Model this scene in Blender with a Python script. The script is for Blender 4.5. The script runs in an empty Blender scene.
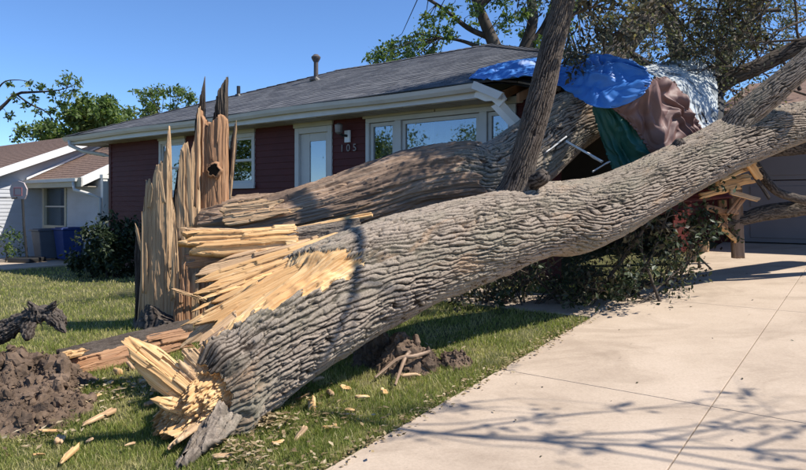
import bpy, bmesh, math, random
import numpy as np
from mathutils import Vector, Matrix
# ------------------------------------------------------------------ camera, sky, sun, exposure
SC = bpy.context.scene
COL = SC.collection
R = math.radians
FPX, CX, HY, EYE = 640.0, 403.0, 203.0, 1.6      # focal length, principal column, horizon row (photo pixels), eye height
cam_d = bpy.data.cameras.new('camera')
cam = bpy.data.objects.new('camera', cam_d); COL.objects.link(cam)
cam.location = (0, 0, EYE); cam.rotation_euler = (R(90), 0, 0)
cam_d.sensor_width = 36; cam_d.lens = 36 * FPX / 806
cam_d.shift_y = -(235 - HY) / 806
cam_d.clip_start = 0.05; cam_d.clip_end = 2000
SC.camera = cam
SUN_EL = R(52)
sh = Vector((0.98, -0.20, 0)).normalized()
SUN = Vector((sh.x * math.cos(SUN_EL), sh.y * math.cos(SUN_EL), math.sin(SUN_EL)))
w = bpy.data.worlds.new('World'); SC.world = w; w.use_nodes = True
nt = w.node_tree; nt.nodes.clear()
sky = nt.nodes.new('ShaderNodeTexSky'); sky.sky_type = 'NISHITA'; sky.sun_disc = False
sky.sun_elevation = SUN_EL; sky.sun_rotation = math.atan2(sh.x, sh.y)
sky.altitude = 1600; sky.air_density = 0.95; sky.dust_density = 0.0; sky.ozone_density = 10.0
bg = nt.nodes.new('ShaderNodeBackground'); bg.inputs['Strength'].default_value = 0.14
wo = nt.nodes.new('ShaderNodeOutputWorld')
nt.links.new(sky.outputs[0], bg.inputs['Color']); nt.links.new(bg.outputs[0], wo.inputs['Surface'])
sl = bpy.data.lights.new('sun', 'SUN'); sl.energy = 5.0; sl.angle = R(0.55); sl.color = (1.0, 0.945, 0.86)
so = bpy.data.objects.new('sun', sl); COL.objects.link(so)
so.rotation_euler = SUN.to_track_quat('Z', 'Y').to_euler(); so.location = (20, 5, 30)
vs = SC.view_settings
vs.view_transform = 'Standard'; vs.look = 'None'; vs.gamma = 1; vs.exposure = 0.5; vs.use_curve_mapping = False
SC.cycles.max_bounces = 8; SC.cycles.diffuse_bounces = 4; SC.cycles.transparent_max_bounces = 12

# ------------------------------------------------------------------ numeric helpers
rng = np.random.default_rng(7)
random.seed(7)
_perm = np.random.default_rng(11).permutation(256)
_perm = np.concatenate([_perm, _perm, _perm])
_g = np.random.default_rng(5).normal(size=(256, 3)); _g /= np.linalg.norm(_g, axis=1)[:, None]
def perlin(x, y, z=0.0):
    x, y, z = np.broadcast_arrays(np.asarray(x, float), np.asarray(y, float), np.asarray(z, float))
    xi, yi, zi = np.floor(x).astype(int), np.floor(y).astype(int), np.floor(z).astype(int)
    xf, yf, zf = x - xi, y - yi, z - zi
    xi &= 255; yi &= 255; zi &= 255
    u, v, ww = (t * t * t * (t * (t * 6 - 15) + 10) for t in (xf, yf, zf))
    def gr(a, b, c):
        h = _perm[_perm[_perm[xi + a] + yi + b] + zi + c]
        g = _g[h]
        return g[..., 0] * (xf - a) + g[..., 1] * (yf - b) + g[..., 2] * (zf - c)
    def mix(a, b, t): return a + (b - a) * t
    r = mix(mix(mix(gr(0,0,0), gr(1,0,0), u), mix(gr(0,1,0), gr(1,1,0), u), v),
            mix(mix(gr(0,0,1), gr(1,0,1), u), mix(gr(0,1,1), gr(1,1,1), u), v), ww)
    return r * 1.5
def fbm(x, y, z=0.0, o=3):
    s, a, f = 0, 1.0, 1.0
    for i in range(o):
        s = s + a * perlin(np.asarray(x) * f + 17.3 * i, np.asarray(y) * f, np.asarray(z) * f); a *= .5; f *= 2.03
    return s
def sstep(a, b, x):
    t = np.clip((np.asarray(x, float) - a) / (b - a), 0, 1); return t * t * (3 - 2 * t)
_wj = np.random.default_rng(3).random((256, 256, 2))
def worley2(u, v, per):
    """F1, F2 of jittered cells, periodic in u with period per (integer)."""
    ui, vi = np.floor(u).astype(int), np.floor(v).astype(int)
    f1 = np.full(u.shape, 9.0); f2 = np.full(u.shape, 9.0); cid = np.zeros(u.shape)
    for a in (-1, 0, 1):
        for b in (-1, 0, 1):
            cu, cv = ui + a, vi + b
            j = _wj[np.mod(cu, per) & 255, cv & 255]
            d = np.hypot(cu + .1 + .8 * j[..., 0] - u, cv + .1 + .8 * j[..., 1] - v)
            near = d < f1
            f2 = np.where(near, f1, np.minimum(f2, d)); cid = np.where(near, j[..., 0], cid); f1 = np.where(near, d, f1)
    return f1, f2, cid
def P(px, py, d):
    """world point seen at photo pixel (px, py) at distance d along the view axis."""
    return np.array([(px - CX) / FPX * d, d, EYE - (py - HY) / FPX * d])
UX, UY = 0.796, -0.6053                      # along the facade, to the right
BX, BY = 0.6053, 0.796                       # into the house / up the driveway
HA = (1.0, 8.5)                              # eave line reference point
HROT = math.atan2(UY, UX)
def sw(x, y):
    x = np.asarray(x, float); y = np.asarray(y, float)
    return x * BX + y * BY, x * UX + y * UY   # s up the drive, w to the right
def xy(s, w_):
    return s * BX + w_ * UX, s * BY + w_ * UY
def ground_z(x, y):
    s, w_ = sw(x, y)
    sc = np.clip(s, -3, 13.0)
    return 0.07 * sc * sstep(-15.0, -4.6, w_)
def gz(x, y): return float(ground_z(x, y))

# ------------------------------------------------------------------ mesh / object helpers
def mesh_np(name, v, f, mat=None, smooth=True, attrs=None, mat_idx=None):
    """v (n,3); f (m,k) int array or list of such arrays (k 3 or 4)."""
    me = bpy.data.meshes.new(name)
    v = np.ascontiguousarray(v, dtype=np.float32)
    fl = f if isinstance(f, list) else [f]
    fl = [np.asarray(a, dtype=np.int32) for a in fl if len(a)]
    loops = np.concatenate([a.ravel() for a in fl]); tot = np.concatenate([np.full(len(a), a.shape[1], np.int32) for a in fl])
    start = np.concatenate([[0], np.cumsum(tot)[:-1]]).astype(np.int32)
    me.vertices.add(len(v)); me.vertices.foreach_set('co', v.ravel())
    me.loops.add(len(loops)); me.loops.foreach_set('vertex_index', loops)
    me.polygons.add(len(tot)); me.polygons.foreach_set('loop_start', start); me.polygons.foreach_set('loop_total', tot)
    me.polygons.foreach_set('use_smooth', np.full(len(tot), bool(smooth)))
    if mat_idx is not None: me.polygons.foreach_set('material_index', np.asarray(mat_idx, np.int32))
    for k, a in (attrs or {}).items():
        a = np.asarray(a, np.float32)
        if a.ndim == 1:
            at = me.attributes.new(k, 'FLOAT', 'POINT'); at.data.foreach_set('value', a)
        else:
            at = me.attributes.new(k, 'FLOAT_VECTOR', 'POINT'); at.data.foreach_set('vector', np.ascontiguousarray(a).ravel())
    me.update(calc_edges=True); me.validate()
    for m in (mat if isinstance(mat, (list, tuple)) else [mat]):
        if m is not None: me.materials.append(m)
    return me
def link(name, me, parent=None):
    o = bpy.data.objects.new(name, me); COL.objects.link(o)
    if parent is not None: o.parent = parent
    return o
def tag(o, label=None, cat=None, group=None, kind=None):
    if label: o['label'] = label
    if cat: o['category'] = cat
    if group: o['group'] = group
    if kind: o['kind'] = kind
    return o
def empty(name, loc=(0, 0, 0), rz=0):
    o = bpy.data.objects.new(name, None); COL.objects.link(o); o.location = loc; o.rotation_euler = (0, 0, rz)
    o.empty_display_size = .2
    return o
def thing(name, label, cat, loc=(0, 0, 0), rz=0, group=None):
    return tag(empty(name, loc, rz), label, cat, group)
class MB:
    """collects simple solids into one mesh"""
    def __init__(s): s.v = []; s.f = []
    def add(s, vs_, fs):
        n = len(s.v); s.v += [tuple(map(float, p)) for p in vs_]; s.f += [tuple(i + n for i in q) for q in fs]; return s
    def box(s, x0, x1, y0, y1, z0, z1):
        return s.add([(x0,y0,z0),(x1,y0,z0),(x1,y1,z0),(x0,y1,z0),(x0,y0,z1),(x1,y0,z1),(x1,y1,z1),(x0,y1,z1)],
                     [(0,3,2,1),(4,5,6,7),(0,1,5,4),(1,2,6,5),(2,3,7,6),(3,0,4,7)])
    def hexa(s, lo, hi):
        return s.add(list(lo) + list(hi), [(0,3,2,1),(4,5,6,7),(0,1,5,4),(1,2,6,5),(2,3,7,6),(3,0,4,7)])
    def tube(s, pts, rad, n=8, cap=True):
        pts = [np.asarray(p, float) for p in pts]
        rad = rad if hasattr(rad, '__len__') else [rad] * len(pts)
        T = [pts[min(i+1, len(pts)-1)] - pts[max(i-1, 0)] for i in range(len(pts))]
        ref = np.array([0, 0, 1.]) if abs(T[0][2]) < .9 * np.linalg.norm(T[0]) else np.array([1., 0, 0])
        vs_ = []
        for p, t, r in zip(pts, T, rad):
            t = t / (np.linalg.norm(t) + 1e-9); a = np.cross(t, ref); a /= np.linalg.norm(a) + 1e-9; b = np.cross(a, t)
            ref = b
            for k in range(n):
                q = 2 * math.pi * k / n; vs_.append(p + r * (math.cos(q) * a + math.sin(q) * b))
        fs = [(i*n+k, i*n+(k+1) % n, (i+1)*n+(k+1) % n, (i+1)*n+k) for i in range(len(pts)-1) for k in range(n)]
        if cap: fs += [tuple(range(n))[::-1], tuple(range((len(pts)-1)*n, len(pts)*n))]
        return s.add(vs_, fs)
    def prism(s, poly, y0, y1):
        """polygon of (x, z) extruded in y"""
        n = len(poly)
        vs_ = [(x, y0, z) for x, z in poly] + [(x, y1, z) for x, z in poly]
        fs = [tuple(range(n)), tuple(range(2*n-1, n-1, -1))] + [(i, i+n, (i+1) % n + n, (i+1) % n) for i in range(n)]
        return s.add(vs_, fs)
    def build(s, name, mat, parent=None, smooth=False, bevel=0, loc=None):
        me = bpy.data.meshes.new(name); me.from_pydata(s.v, [], s.f)
        bm = bmesh.new(); bm.from_mesh(me); bmesh.ops.recalc_face_normals(bm, faces=bm.faces); bm.to_mesh(me); bm.free()
        for m in (mat if isinstance(mat, (list, tuple)) else [mat]): me.materials.append(m)
        if smooth: me.polygons.foreach_set('use_smooth', [True] * len(me.polygons))
        o = link(name, me, parent)
        if loc is not None: o.location = loc
        if bevel:
            b = o.modifiers.new('bevel', 'BEVEL'); b.width = bevel; b.segments = 2; b.limit_method = 'ANGLE'
        return o
def spline(pts, n):
    """Catmull-Rom through pts (k, d), n samples evenly spaced by arc length."""
    p = np.asarray(pts, float); p = np.vstack([2*p[0]-p[1], p, 2*p[-1]-p[-2]])
    out = []
    for i in range(1, len(p) - 2):
        t = np.linspace(0, 1, 40, endpoint=False)[:, None]
        a, b, c, d = p[i-1], p[i], p[i+1], p[i+2]
        out.append(.5 * ((2*b) + (-a+c)*t + (2*a-5*b+4*c-d)*t**2 + (-a+3*b-3*c+d)*t**3))
    out = np.vstack(out + [p[-2][None]])
    L = np.concatenate([[0], np.cumsum(np.linalg.norm(np.diff(out[:, :3], axis=0), axis=1))])
    q = np.linspace(0, L[-1], n)
    return np.stack([np.interp(q, L, out[:, k]) for k in range(out.shape[1])], 1), q
def frames(c):
    T = np.gradient(c, axis=0); T /= np.linalg.norm(T, axis=1)[:, None]
    S = np.zeros_like(T); U = np.zeros_like(T)
    ref = np.array([0, 0, 1.0])
    if abs(T[0] @ ref) > .8: ref = np.array([0, 1.0, 0])
    s = np.cross(T[0], ref); s /= np.linalg.norm(s)
    for i in range(len(c)):
        s = s - (s @ T[i]) * T[i]; s /= np.linalg.norm(s)
        S[i] = s; U[i] = np.cross(s, T[i])
    return T, S, U
def tube_grid(nl, nt_, caps=False):
    i = np.arange(nl - 1)[:, None]; k = np.arange(nt_)[None, :]; k2 = (k + 1) % nt_
    return np.stack([i*nt_+k, i*nt_+k2, (i+1)*nt_+k2, (i+1)*nt_+k], -1).reshape(-1, 4)
def bark_field(th, l, r0, cw, cl, skew, seed):
    """ridge height 0..1 on a trunk: th angle, l metres along"""
    per = max(6, int(round(2 * math.pi * r0 / cw)))
    cx, sx = np.cos(th) * r0, np.sin(th) * r0
    w1 = fbm(cx * 7 + seed, sx * 7, l * 3.2, 2); w2 = fbm(cx * 7 + 40 + seed, sx * 7, l * 3.2, 2)
    w3 = perlin(cx * 24 + seed, sx * 24, l * 11)
    q = 1.0 / (cw * 2.2); lf = .62 / cl
    nA = fbm(cx * q * .55 + seed, sx * q * .55, l * lf * 1.5, 2); nB = fbm(cx * q * .55 + seed + 31, sx * q * .55, l * lf * 1.5 + 7, 2)
    per = max(6, int(round(per * .62)))
    u = th / (2*math.pi) * per - skew * l / cw * .62 + .22 * w1
    wob = .10 * w3 + .08 * perlin(cx * 60 + seed, sx * 60, l * 40)
    A = u + .95 * nA + wob; B = u + .5 + .95 * nB - wob
    dA = np.abs(A - np.round(A)); dB = np.abs(B - np.round(B))
    keepB = sstep(-.25, .1, nA + .5 * w2)                        # some furrows of the second family die out
    dd_ = np.minimum(dA, dB + .5 * (1 - keepB))
    f1, f2, cid = worley2(u * .8, l / (cl * .6) + .5 * w2, max(4, int(per * .8)))
    cross = sstep(.0, .10, (f2 - f1) + .09 * w3)                # breaks across the ridges
    ridge = sstep(0.03, .22, dd_) * (.30 + .70 * cross)
    g2 = np.abs(perlin(cx * 46 + seed, sx * 46, l * 9.0 + 3))
    ridge = ridge * (.8 + .2 * sstep(0, .15, g2)) * (.82 + .3 * cid) + .10 * perlin(cx * 70, sx * 70, l * 30)
    return np.clip(ridge, 0, 1.25)
def bark_tube(path, rad, nl, nt_, r0, cw=.045, cl=.14, depth=.02, skew=.2, seed=0., lump=.03, shape=None):
    """path (k,3), rad (k): returns verts, quads, attributes, helper arrays"""
    c, L = spline(np.hstack([np.asarray(path, float), np.asarray(rad, float)[:, None]]), nl)
    r = c[:, 3]; c = c[:, :3]
    T, S, U = frames(c)
    th = np.linspace(0, 2*math.pi, nt_, endpoint=False)
    TH, LL = np.meshgrid(th, L); RR = np.repeat(r[:, None], nt_, 1)
    cx, sx = np.cos(TH) * r0, np.sin(TH) * r0
    low = fbm(cx * 2.2 + seed, sx * 2.2, LL * 1.1, 3)
    ridge = bark_field(TH, LL, r0, cw, cl, skew, seed)
    wear = .62 + .55 * sstep(-.45, .35, fbm(cx * 3.1 + seed + 9, sx * 3.1, LL * 1.7, 3))
    RAD = RR * (1 + lump * low) + depth * wear * (ridge - .6)
    info = dict(TH=TH, L=LL, RR=RR, ridge=ridge, c=c, T=T, S=S, U=U, low=low)
    if shape: RAD = shape(RAD, info)
    V = c[:, None, :] + info.get('shift', np.zeros_like(RAD))[..., None] * T[:, None, :] + RAD[..., None] * (np.cos(TH)[..., None] * U[:, None, :] + np.sin(TH)[..., None] * S[:, None, :])
    gc = np.stack([TH * r0, LL, RAD], -1)
    at = dict(ridge=info['ridge'].ravel(), gc=gc.reshape(-1, 3))
    return V.reshape(-1, 3), tube_grid(nl, nt_), at, info
def submesh(name, v, f, at, keep, mat):
    f2 = f[keep]; used = np.unique(f2); remap = np.full(len(v), -1); remap[used] = np.arange(len(used))
    return mesh_np(name, v[used], remap[f2], mat, True, {k: a[used] for k, a in at.items()})

def slab(name, O, X, Y, xs, lo, hi, thick, mat, nu=60, nv=70, grain=.009, curve=0.0, jag=.03, seed=0., parent=None, tip=.25, bend=0., front_only_wood=True, gx=38., gy=1.4, steps=.005):
    """a torn board: columns across X with ragged ends lo(x), hi(x) along Y; mat = [wood, bark back] or one material"""
    O, X, Y = (np.asarray(a, float) for a in (O, X, Y))
    X = X / np.linalg.norm(X); Y = Y - (Y @ X) * X; Y /= np.linalg.norm(Y); Z = np.cross(X, Y)
    xs = np.asarray(xs, float); x = np.linspace(xs[0], xs[-1], nu)
    n1 = perlin(x * 16 + seed, seed * 1.7) + .6 * perlin(x * 48, seed + 4) + .3 * perlin(x * 130, seed + 6)
    rc = np.random.default_rng(int(abs(seed) * 100) + 7); bw = rc.uniform(.012, .055, 80); bnd = xs[0] - .02 + np.cumsum(bw)
    hoff = rc.uniform(-1.6, .7, 82); zoff = rc.normal(size=82); tone_c = rc.random(82); cid0 = np.searchsorted(bnd, x)
    H = np.interp(x, xs, hi) + jag * (.45 * n1 + hoff[cid0]); Lw = np.interp(x, xs, lo) + jag * .6 * perlin(x * 60 + 30, seed + 9)
    H = np.maximum(H, Lw + .01)
    t = np.linspace(0, 1, nv)
    XX = np.repeat(x[None], nv, 0); YY = Lw[None] + (H - Lw)[None] * t[:, None]
    n2 = .9 * (.25 - np.abs(perlin(XX * gx * 1.5 + seed, YY * gy, seed))) + .5 * perlin(XX * gx * 3.6, YY * gy * 2.4, seed + 3) + .3 * perlin(XX * gx * 7, YY * gy * 9, seed + 7) + .9 * perlin(XX * gx * .25, YY * 2.1, seed + 5)
    blk = steps * (np.round(perlin(XX * 14 + 5, YY * 1.1, seed + 11) * 2.6 + .35 * perlin(XX * 45, YY * 5, seed)) + .22 * np.round(perlin(XX * 40 + 5, YY * 2.3, seed + 17) * 2))
    cid_ = np.searchsorted(bnd, (XX + .010 * perlin(YY * 2.2, seed) + .003 * perlin(YY * 14, seed)).ravel()).clip(0, 81).reshape(XX.shape)
    lng = np.clip(np.ptp(YY), .05, None); cut = np.floor(2.2 * YY / lng + 3 * tone_c[cid_]).astype(int)
    cid_ = (cid_ * 7 + cut * 3) % 82
    blk = .5 * blk + 1.15 * steps * zoff[cid_].clip(-1.6, 1.6)
    crk = np.abs(perlin(XX * 11 + 3, YY * .7, seed + 21)); blk = blk - 1.6 * grain * sstep(.05, .0, crk)
    half = (xs[-1] - xs[0]) / 2; mid = (xs[-1] + xs[0]) / 2
    e = np.clip(1 - ((XX - mid) / half) ** 2, 0, 1)
    th = thick * (.35 + .65 * np.sqrt(e)) * (1 - (1 - tip) * t[:, None] ** 2)
    XX = XX + .5 * jag * .3 * perlin(YY * 5, seed + XX * 3)
    cv = curve * ((XX - mid) / half) ** 2 + bend * (t[:, None] ** 2)
    zf = cv + th / 2 + grain * n2 + blk; zb = cv - th / 2 + grain * .6 * perlin(XX * gx + 50, YY * 3, seed + 2)
    zb = np.minimum(zb, zf - .003)
    def pos(z): return (O[None, None] + XX[..., None] * X + YY[..., None] * Y + z[..., None] * Z).reshape(-1, 3)
    v = np.vstack([pos(zf), pos(zb)])
    n = nu * nv
    i = np.arange(nv - 1)[:, None]; k = np.arange(nu - 1)[None]
    q = np.stack([i*nu+k, i*nu+k+1, (i+1)*nu+k+1, (i+1)*nu+k], -1).reshape(-1, 4)
    qb = q[:, ::-1] + n
    ring = np.concatenate([np.arange(nu), np.arange(1, nv) * nu + nu - 1, (nv-1)*nu + np.arange(nu-2, -1, -1), np.arange(nv-2, 0, -1) * nu])
    r2 = np.roll(ring, -1); qe = np.stack([ring, ring + n, r2 + n, r2], -1)
    gc = np.vstack([np.stack([XX, YY, zf], -1).reshape(-1, 3), np.stack([XX, YY, zb], -1).reshape(-1, 3)])
    ridge = np.concatenate([.5 + .5 * n2.ravel(), np.clip(.6 + .8 * perlin(XX * 28, YY * 6, 3.3).ravel(), 0, 1)])
    mats = mat if isinstance(mat, (list, tuple)) else [mat]
    mi = np.concatenate([np.zeros(len(q)), np.full(len(qb), len(mats) - 1), np.zeros(len(qe))]).astype(int)
    me = mesh_np(name, v, np.vstack([q, qb, qe]), mats, True, dict(gc=gc, ridge=ridge, tone=np.tile(tone_c[cid_].ravel(), 2)), mi)
    return link(name, me, parent)
def slab_between(name, P0, P1, width, thick, facing, mat, w_end=None, **kw):
    """board from P0 to P1 (3D) whose broad face looks along `facing`"""
    P0, P1 = np.asarray(P0, float), np.asarray(P1, float); Y = P1 - P0; L = np.linalg.norm(Y); Y = Y / L
    F = np.asarray(facing, float); F = F - (F @ Y) * Y; F /= np.linalg.norm(F); X = np.cross(Y, F)
    lo = kw.pop('lo', None); hi = kw.pop('hi', None); n = len(lo) if lo is not None else (len(hi) if hi is not None else 5)
    xs = np.linspace(-width/2, width/2, n)
    lo = np.zeros(n) if lo is None else np.asarray(lo, float); hi = np.full(n, L) if hi is None else L * np.asarray(hi, float)
    return slab(name, P0, X, Y, xs, lo, hi, thick, mat, **kw)

# leaves: folded rhombs
def leaf_mesh(name, C, size, mat, seed=0, up=.35, aspect=.5, dirs=None):
    r = np.random.default_rng(seed); n = len(C); C = np.asarray(C, float)
    d = r.normal(size=(n, 3)) if dirs is None else np.asarray(dirs) + .5 * r.normal(size=(n, 3))
    d[:, 2] -= .25; d /= np.linalg.norm(d, axis=1)[:, None]
    nn = r.normal(size=(n, 3)); nn[:, 2] += up * 3; s = np.cross(d, nn); s /= np.linalg.norm(s, axis=1)[:, None] + 1e-9
    nrm = np.cross(s, d)
    sz = (size * r.uniform(.6, 1.35, n))[:, None]
    a = C; tip = C + d * sz; m = C + d * sz * .45 + nrm * sz * -.06
    l = m + s * sz * aspect * .5 + nrm * sz * .1; rr = m - s * sz * aspect * .5 + nrm * sz * .1
    v = np.stack([a, l, tip, rr], 1).reshape(-1, 3)
    b = np.arange(n)[:, None] * 4
    f = np.vstack([np.hstack([b, b+1, b+2]), np.hstack([b, b+2, b+3])])
    return mesh_np(name, v, f, mat, False, dict(rnd=np.repeat(r.random(n), 4)))
def tubes_np(name, lines, mat, sides=5):
    """many thin tapering tubes in one mesh: lines = [(pts (k,3), radii (k))]"""
    V, F, n0, A = [], [], 0, []
    q = np.linspace(0, 2*math.pi, sides, endpoint=False)
    for pts, rad in lines:
        pts = np.asarray(pts, float); rad = np.asarray(rad, float); T, S, U = frames(pts)
        V.append((pts[:, None] + rad[:, None, None] * (np.cos(q)[None, :, None] * U[:, None] + np.sin(q)[None, :, None] * S[:, None])).reshape(-1, 3))
        F.append(tube_grid(len(pts), sides) + n0); n0 += len(pts) * sides
    V = np.vstack(V)
    rid = np.clip(.5 + .6 * perlin(V[:, 0] * 30, V[:, 1] * 30, V[:, 2] * 30), 0, 1)
    return mesh_np(name, V, np.vstack(F), mat, True, dict(ridge=rid, gc=V))
def grow(r, p, d, length, rad, depth, lines, tips, spread=.7, grav=0.0, kids=(3, 5), shrink=.62, seg=5, wig=.16, up=.0):
    """recursive branching; fills lines and tips (point, direction)"""
    p = np.asarray(p, float); d = np.asarray(d, float); d = d / np.linalg.norm(d)
    pts = [p]; rads = [rad]; dirs = [d]
    for i in range(seg):
        d = d + wig * r.normal(size=3) + np.array([0, 0, up - grav]); d /= np.linalg.norm(d)
        pts.append(pts[-1] + d * length / seg); rads.append(rad * (1 - .62 * (i + 1) / seg)); dirs.append(d)
    lines.append((np.array(pts), np.array(rads)))
    if depth == 0:
        for k in range(1, seg + 1): tips.append((pts[k], dirs[k]))
        return
    for j in range(r.integers(kids[0], kids[1] + 1)):
        k = int(r.integers(max(1, seg // 3), seg + 1)) if j else seg
        nd = dirs[k] + spread * r.normal(size=3)
        grow(r, pts[k], nd, length * shrink * r.uniform(.75, 1.2), rads[k] * .72, depth - 1, lines, tips, spread, grav, kids, shrink, max(3, seg - 1), wig, up)

# ------------------------------------------------------------------ materials
def new_mat(name):
    m = bpy.data.materials.new(name); m.use_nodes = True
    n = m.node_tree; b = n.nodes['Principled BSDF']; b.inputs['Specular IOR Level'].default_value = .25
    return m, n, b
def N(n, t, **k):
    x = n.nodes.new(t)
    for a, v in k.items(): setattr(x, a, v)
    return x
def ramp(n, src, stops, interp='LINEAR'):
    r = N(n, 'ShaderNodeValToRGB'); e = r.color_ramp.elements; r.color_ramp.interpolation = interp
    while len(e) < len(stops): e.new(.5)
    for el, (p, c) in zip(e, stops): el.position = p; el.color = (*c, 1)
    n.links.new(src, r.inputs[0]); return r.outputs[0]
def mixc(n, fac, a, b, mode='MIX'):
    m = N(n, 'ShaderNodeMix', data_type='RGBA', blend_type=mode)
    if isinstance(fac, (int, float)): m.inputs[0].default_value = fac
    else: n.links.new(fac, m.inputs[0])
    for i, x in ((6, a), (7, b)):
        if isinstance(x, tuple): m.inputs[i].default_value = (*x, 1)
        else: n.links.new(x, m.inputs[i])
    return m.outputs[2]
def noise(n, vec, scale, detail=4, rough=.55, dist=0.):
    t = N(n, 'ShaderNodeTexNoise'); t.inputs['Scale'].default_value = scale; t.inputs['Detail'].default_value = detail
    t.inputs['Roughness'].default_value = rough; t.inputs['Distortion'].default_value = dist
    if vec is not None: n.links.new(vec, t.inputs['Vector'])
    return t.outputs[0]
def mapping(n, vec, scale):
    m = N(n, 'ShaderNodeMapping'); m.inputs['Scale'].default_value = scale; n.links.new(vec, m.inputs['Vector']); return m.outputs[0]
def attr(n, name, out='Vector'):
    a = N(n, 'ShaderNodeAttribute', attribute_name=name); return a.outputs[out]
def obj_co(n): return N(n, 'ShaderNodeTexCoord').outputs['Object']
def bump(n, b, h, strength=.3, dist=.01):
    x = N(n, 'ShaderNodeBump'); x.inputs['Strength'].default_value = strength; x.inputs['Distance'].default_value = dist
    n.links.new(h, x.inputs['Height']); n.links.new(x.outputs[0], b.inputs['Normal'])
def col(n, b, c):
    if isinstance(c, tuple): b.inputs['Base Color'].default_value = (*c, 1)
    else: n.links.new(c, b.inputs['Base Color'])
def mat_bark(name, dark, light, lichen, fine=90):
    m, n, b = new_mat(name); b.inputs['Roughness'].default_value = .95; b.inputs['Specular IOR Level'].default_value = .12
    g = attr(n, 'gc'); ri = attr(n, 'ridge', 'Fac')
    c = ramp(n, ri, [(.08, dark), (.5, tuple(.5*(a+d) for a, d in zip(dark, light))), (.85, light)])
    big = noise(n, mapping(n, g, (2.5, 1.2, 1)), 1.0, 4)
    c = mixc(n, ramp(n, big, [(.45, (0, 0, 0)), (.68, (.6, .6, .6))]), c, lichen)
    pt = noise(n, mapping(n, g, (3.2, 1.1, 1)), 1.3, 5, .7, .6)
    c = mixc(n, ramp(n, pt, [(.57, (0, 0, 0)), (.70, (.75, .75, .75))]), c, tuple(x * y for x, y in zip(light, (1.12, .92, .74))))
    pt2 = noise(n, mapping(n, g, (2.1, .7, 1)), 2.3, 5, .7, .3)
    c = mixc(n, ramp(n, pt2, [(.56, (0, 0, 0)), (.72, (.7, .7, .7))]), c, tuple(.45 * x for x in light))
    fn = noise(n, g, fine, 5, .65)
    c = mixc(n, .75, c, ramp(n, fn, [(.3, (.45, .43, .42)), (.7, (1.25, 1.22, 1.2))]), 'MULTIPLY')
    col(n, b, c); bump(n, b, fn, .55, .006); return m
def mat_wood(name, stops, scale=(55, 1.6, 30), streak=(.35, .25, .14), amount=.5, rough=.8, stain=None, dist=.006):
    m, n, b = new_mat(name); b.inputs['Roughness'].default_value = rough
    g = attr(n, 'gc')
    f = noise(n, mapping(n, g, scale), 1.0, 5, .6, .4)
    c = ramp(n, f, stops)
    s = noise(n, mapping(n, g, (scale[0]*3, scale[1]*2, scale[2])), 1.0, 3)
    c = mixc(n, ramp(n, s, [(.5, (0, 0, 0)), (.72, (amount,)*3)]), c, streak)
    if stain:
        st = noise(n, mapping(n, g, (4, 1.3, 4)), 1.0, 4)
        c = mixc(n, ramp(n, st, [(.42, (0, 0, 0)), (.62, (.85, .85, .85))]), c, stain)
    c = mixc(n, ramp(n, attr(n, 'tone', 'Fac'), [(.35, (0, 0, 0)), (1., (.62, .62, .62))]), c, tuple(.5 * x + .5 * y for x, y in zip(streak, stops[1][1])))
    col(n, b, c); bump(n, b, f, .5, dist); return m
def mat_leaf(name, stops, trans=.3, rough=.5):
    m, n, b = new_mat(name); b.inputs['Roughness'].default_value = rough; b.inputs['Specular IOR Level'].default_value = .3
    c = ramp(n, attr(n, 'rnd', 'Fac'), stops); col(n, b, c)
    tr = N(n, 'ShaderNodeBsdfTranslucent'); n.links.new(mixc(n, 1., c, (1.15, 1.3, .6), 'MULTIPLY'), tr.inputs[0])
    mx = N(n, 'ShaderNodeMixShader'); mx.inputs[0].default_value = trans
    n.links.new(b.outputs[0], mx.inputs[1]); n.links.new(tr.outputs[0], mx.inputs[2])
    n.links.new(mx.outputs[0], n.nodes['Material Output'].inputs[0]); return m
def mat_plain(name, c, rough=.6, var=.15, sc=6., spec=.3, bumpy=0., metal=0., dirt=None):
    m, n, b = new_mat(name); b.inputs['Roughness'].default_value = rough; b.inputs['Specular IOR Level'].default_value = spec
    b.inputs['Metallic'].default_value = metal
    o = obj_co(n); f = noise(n, o, sc, 5, .6)
    cc = ramp(n, f, [(.3, tuple(x*(1-var) for x in c)), (.7, tuple(min(1, x*(1+var)) for x in c))])
    if dirt:
        f2 = noise(n, mapping(n, o, (1.2, 1.2, 3.)), 1.7, 5, .65)
        cc = mixc(n, ramp(n, f2, [(.5, (0, 0, 0)), (.75, (.6, .6, .6))]), cc, dirt)
    col(n, b, cc)
    if bumpy: bump(n, b, noise(n, o, sc * 9, 4), bumpy, .01)
    return m
M = {}
M['bark'] = mat_bark('bark', (.034, .026, .020), (.355, .295, .235), (.27, .25, .185))
M['bark_limb'] = mat_bark('bark_limb', (.024, .019, .016), (.145, .118, .096), (.16, .14, .115), 120)
M['bark_dark'] = mat_bark('bark_dark', (.025, .02, .017), (.12, .10, .085), (.16, .14, .12), 120)
M['wood_fresh'] = mat_wood('wood_fresh', [(.3, (.38, .19, .07)), (.42, (.66, .41, .18)), (.58, (.76, .53, .28)), (.75, (.82, .64, .41))], scale=(60, 1.6, 40), streak=(.36, .18, .07), amount=.65, stain=(.50, .28, .12))
M['wood_tan'] = mat_wood('wood_tan', [(.3, (.30, .17, .085)), (.47, (.54, .36, .20)), (.6, (.64, .45, .27)), (.75, (.70, .53, .35))], streak=(.20, .11, .06), amount=.7, scale=(80, 1.6, 40), stain=(.42, .27, .155))
M['wood_heart'] = mat_wood('wood_heart', [(.3, (.20, .095, .045)), (.48, (.40, .215, .11)), (.62, (.50, .29, .16)), (.76, (.56, .37, .22))], streak=(.11, .055, .03), amount=.75, scale=(80, 1.6, 40), stain=(.30, .17, .10))
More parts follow.
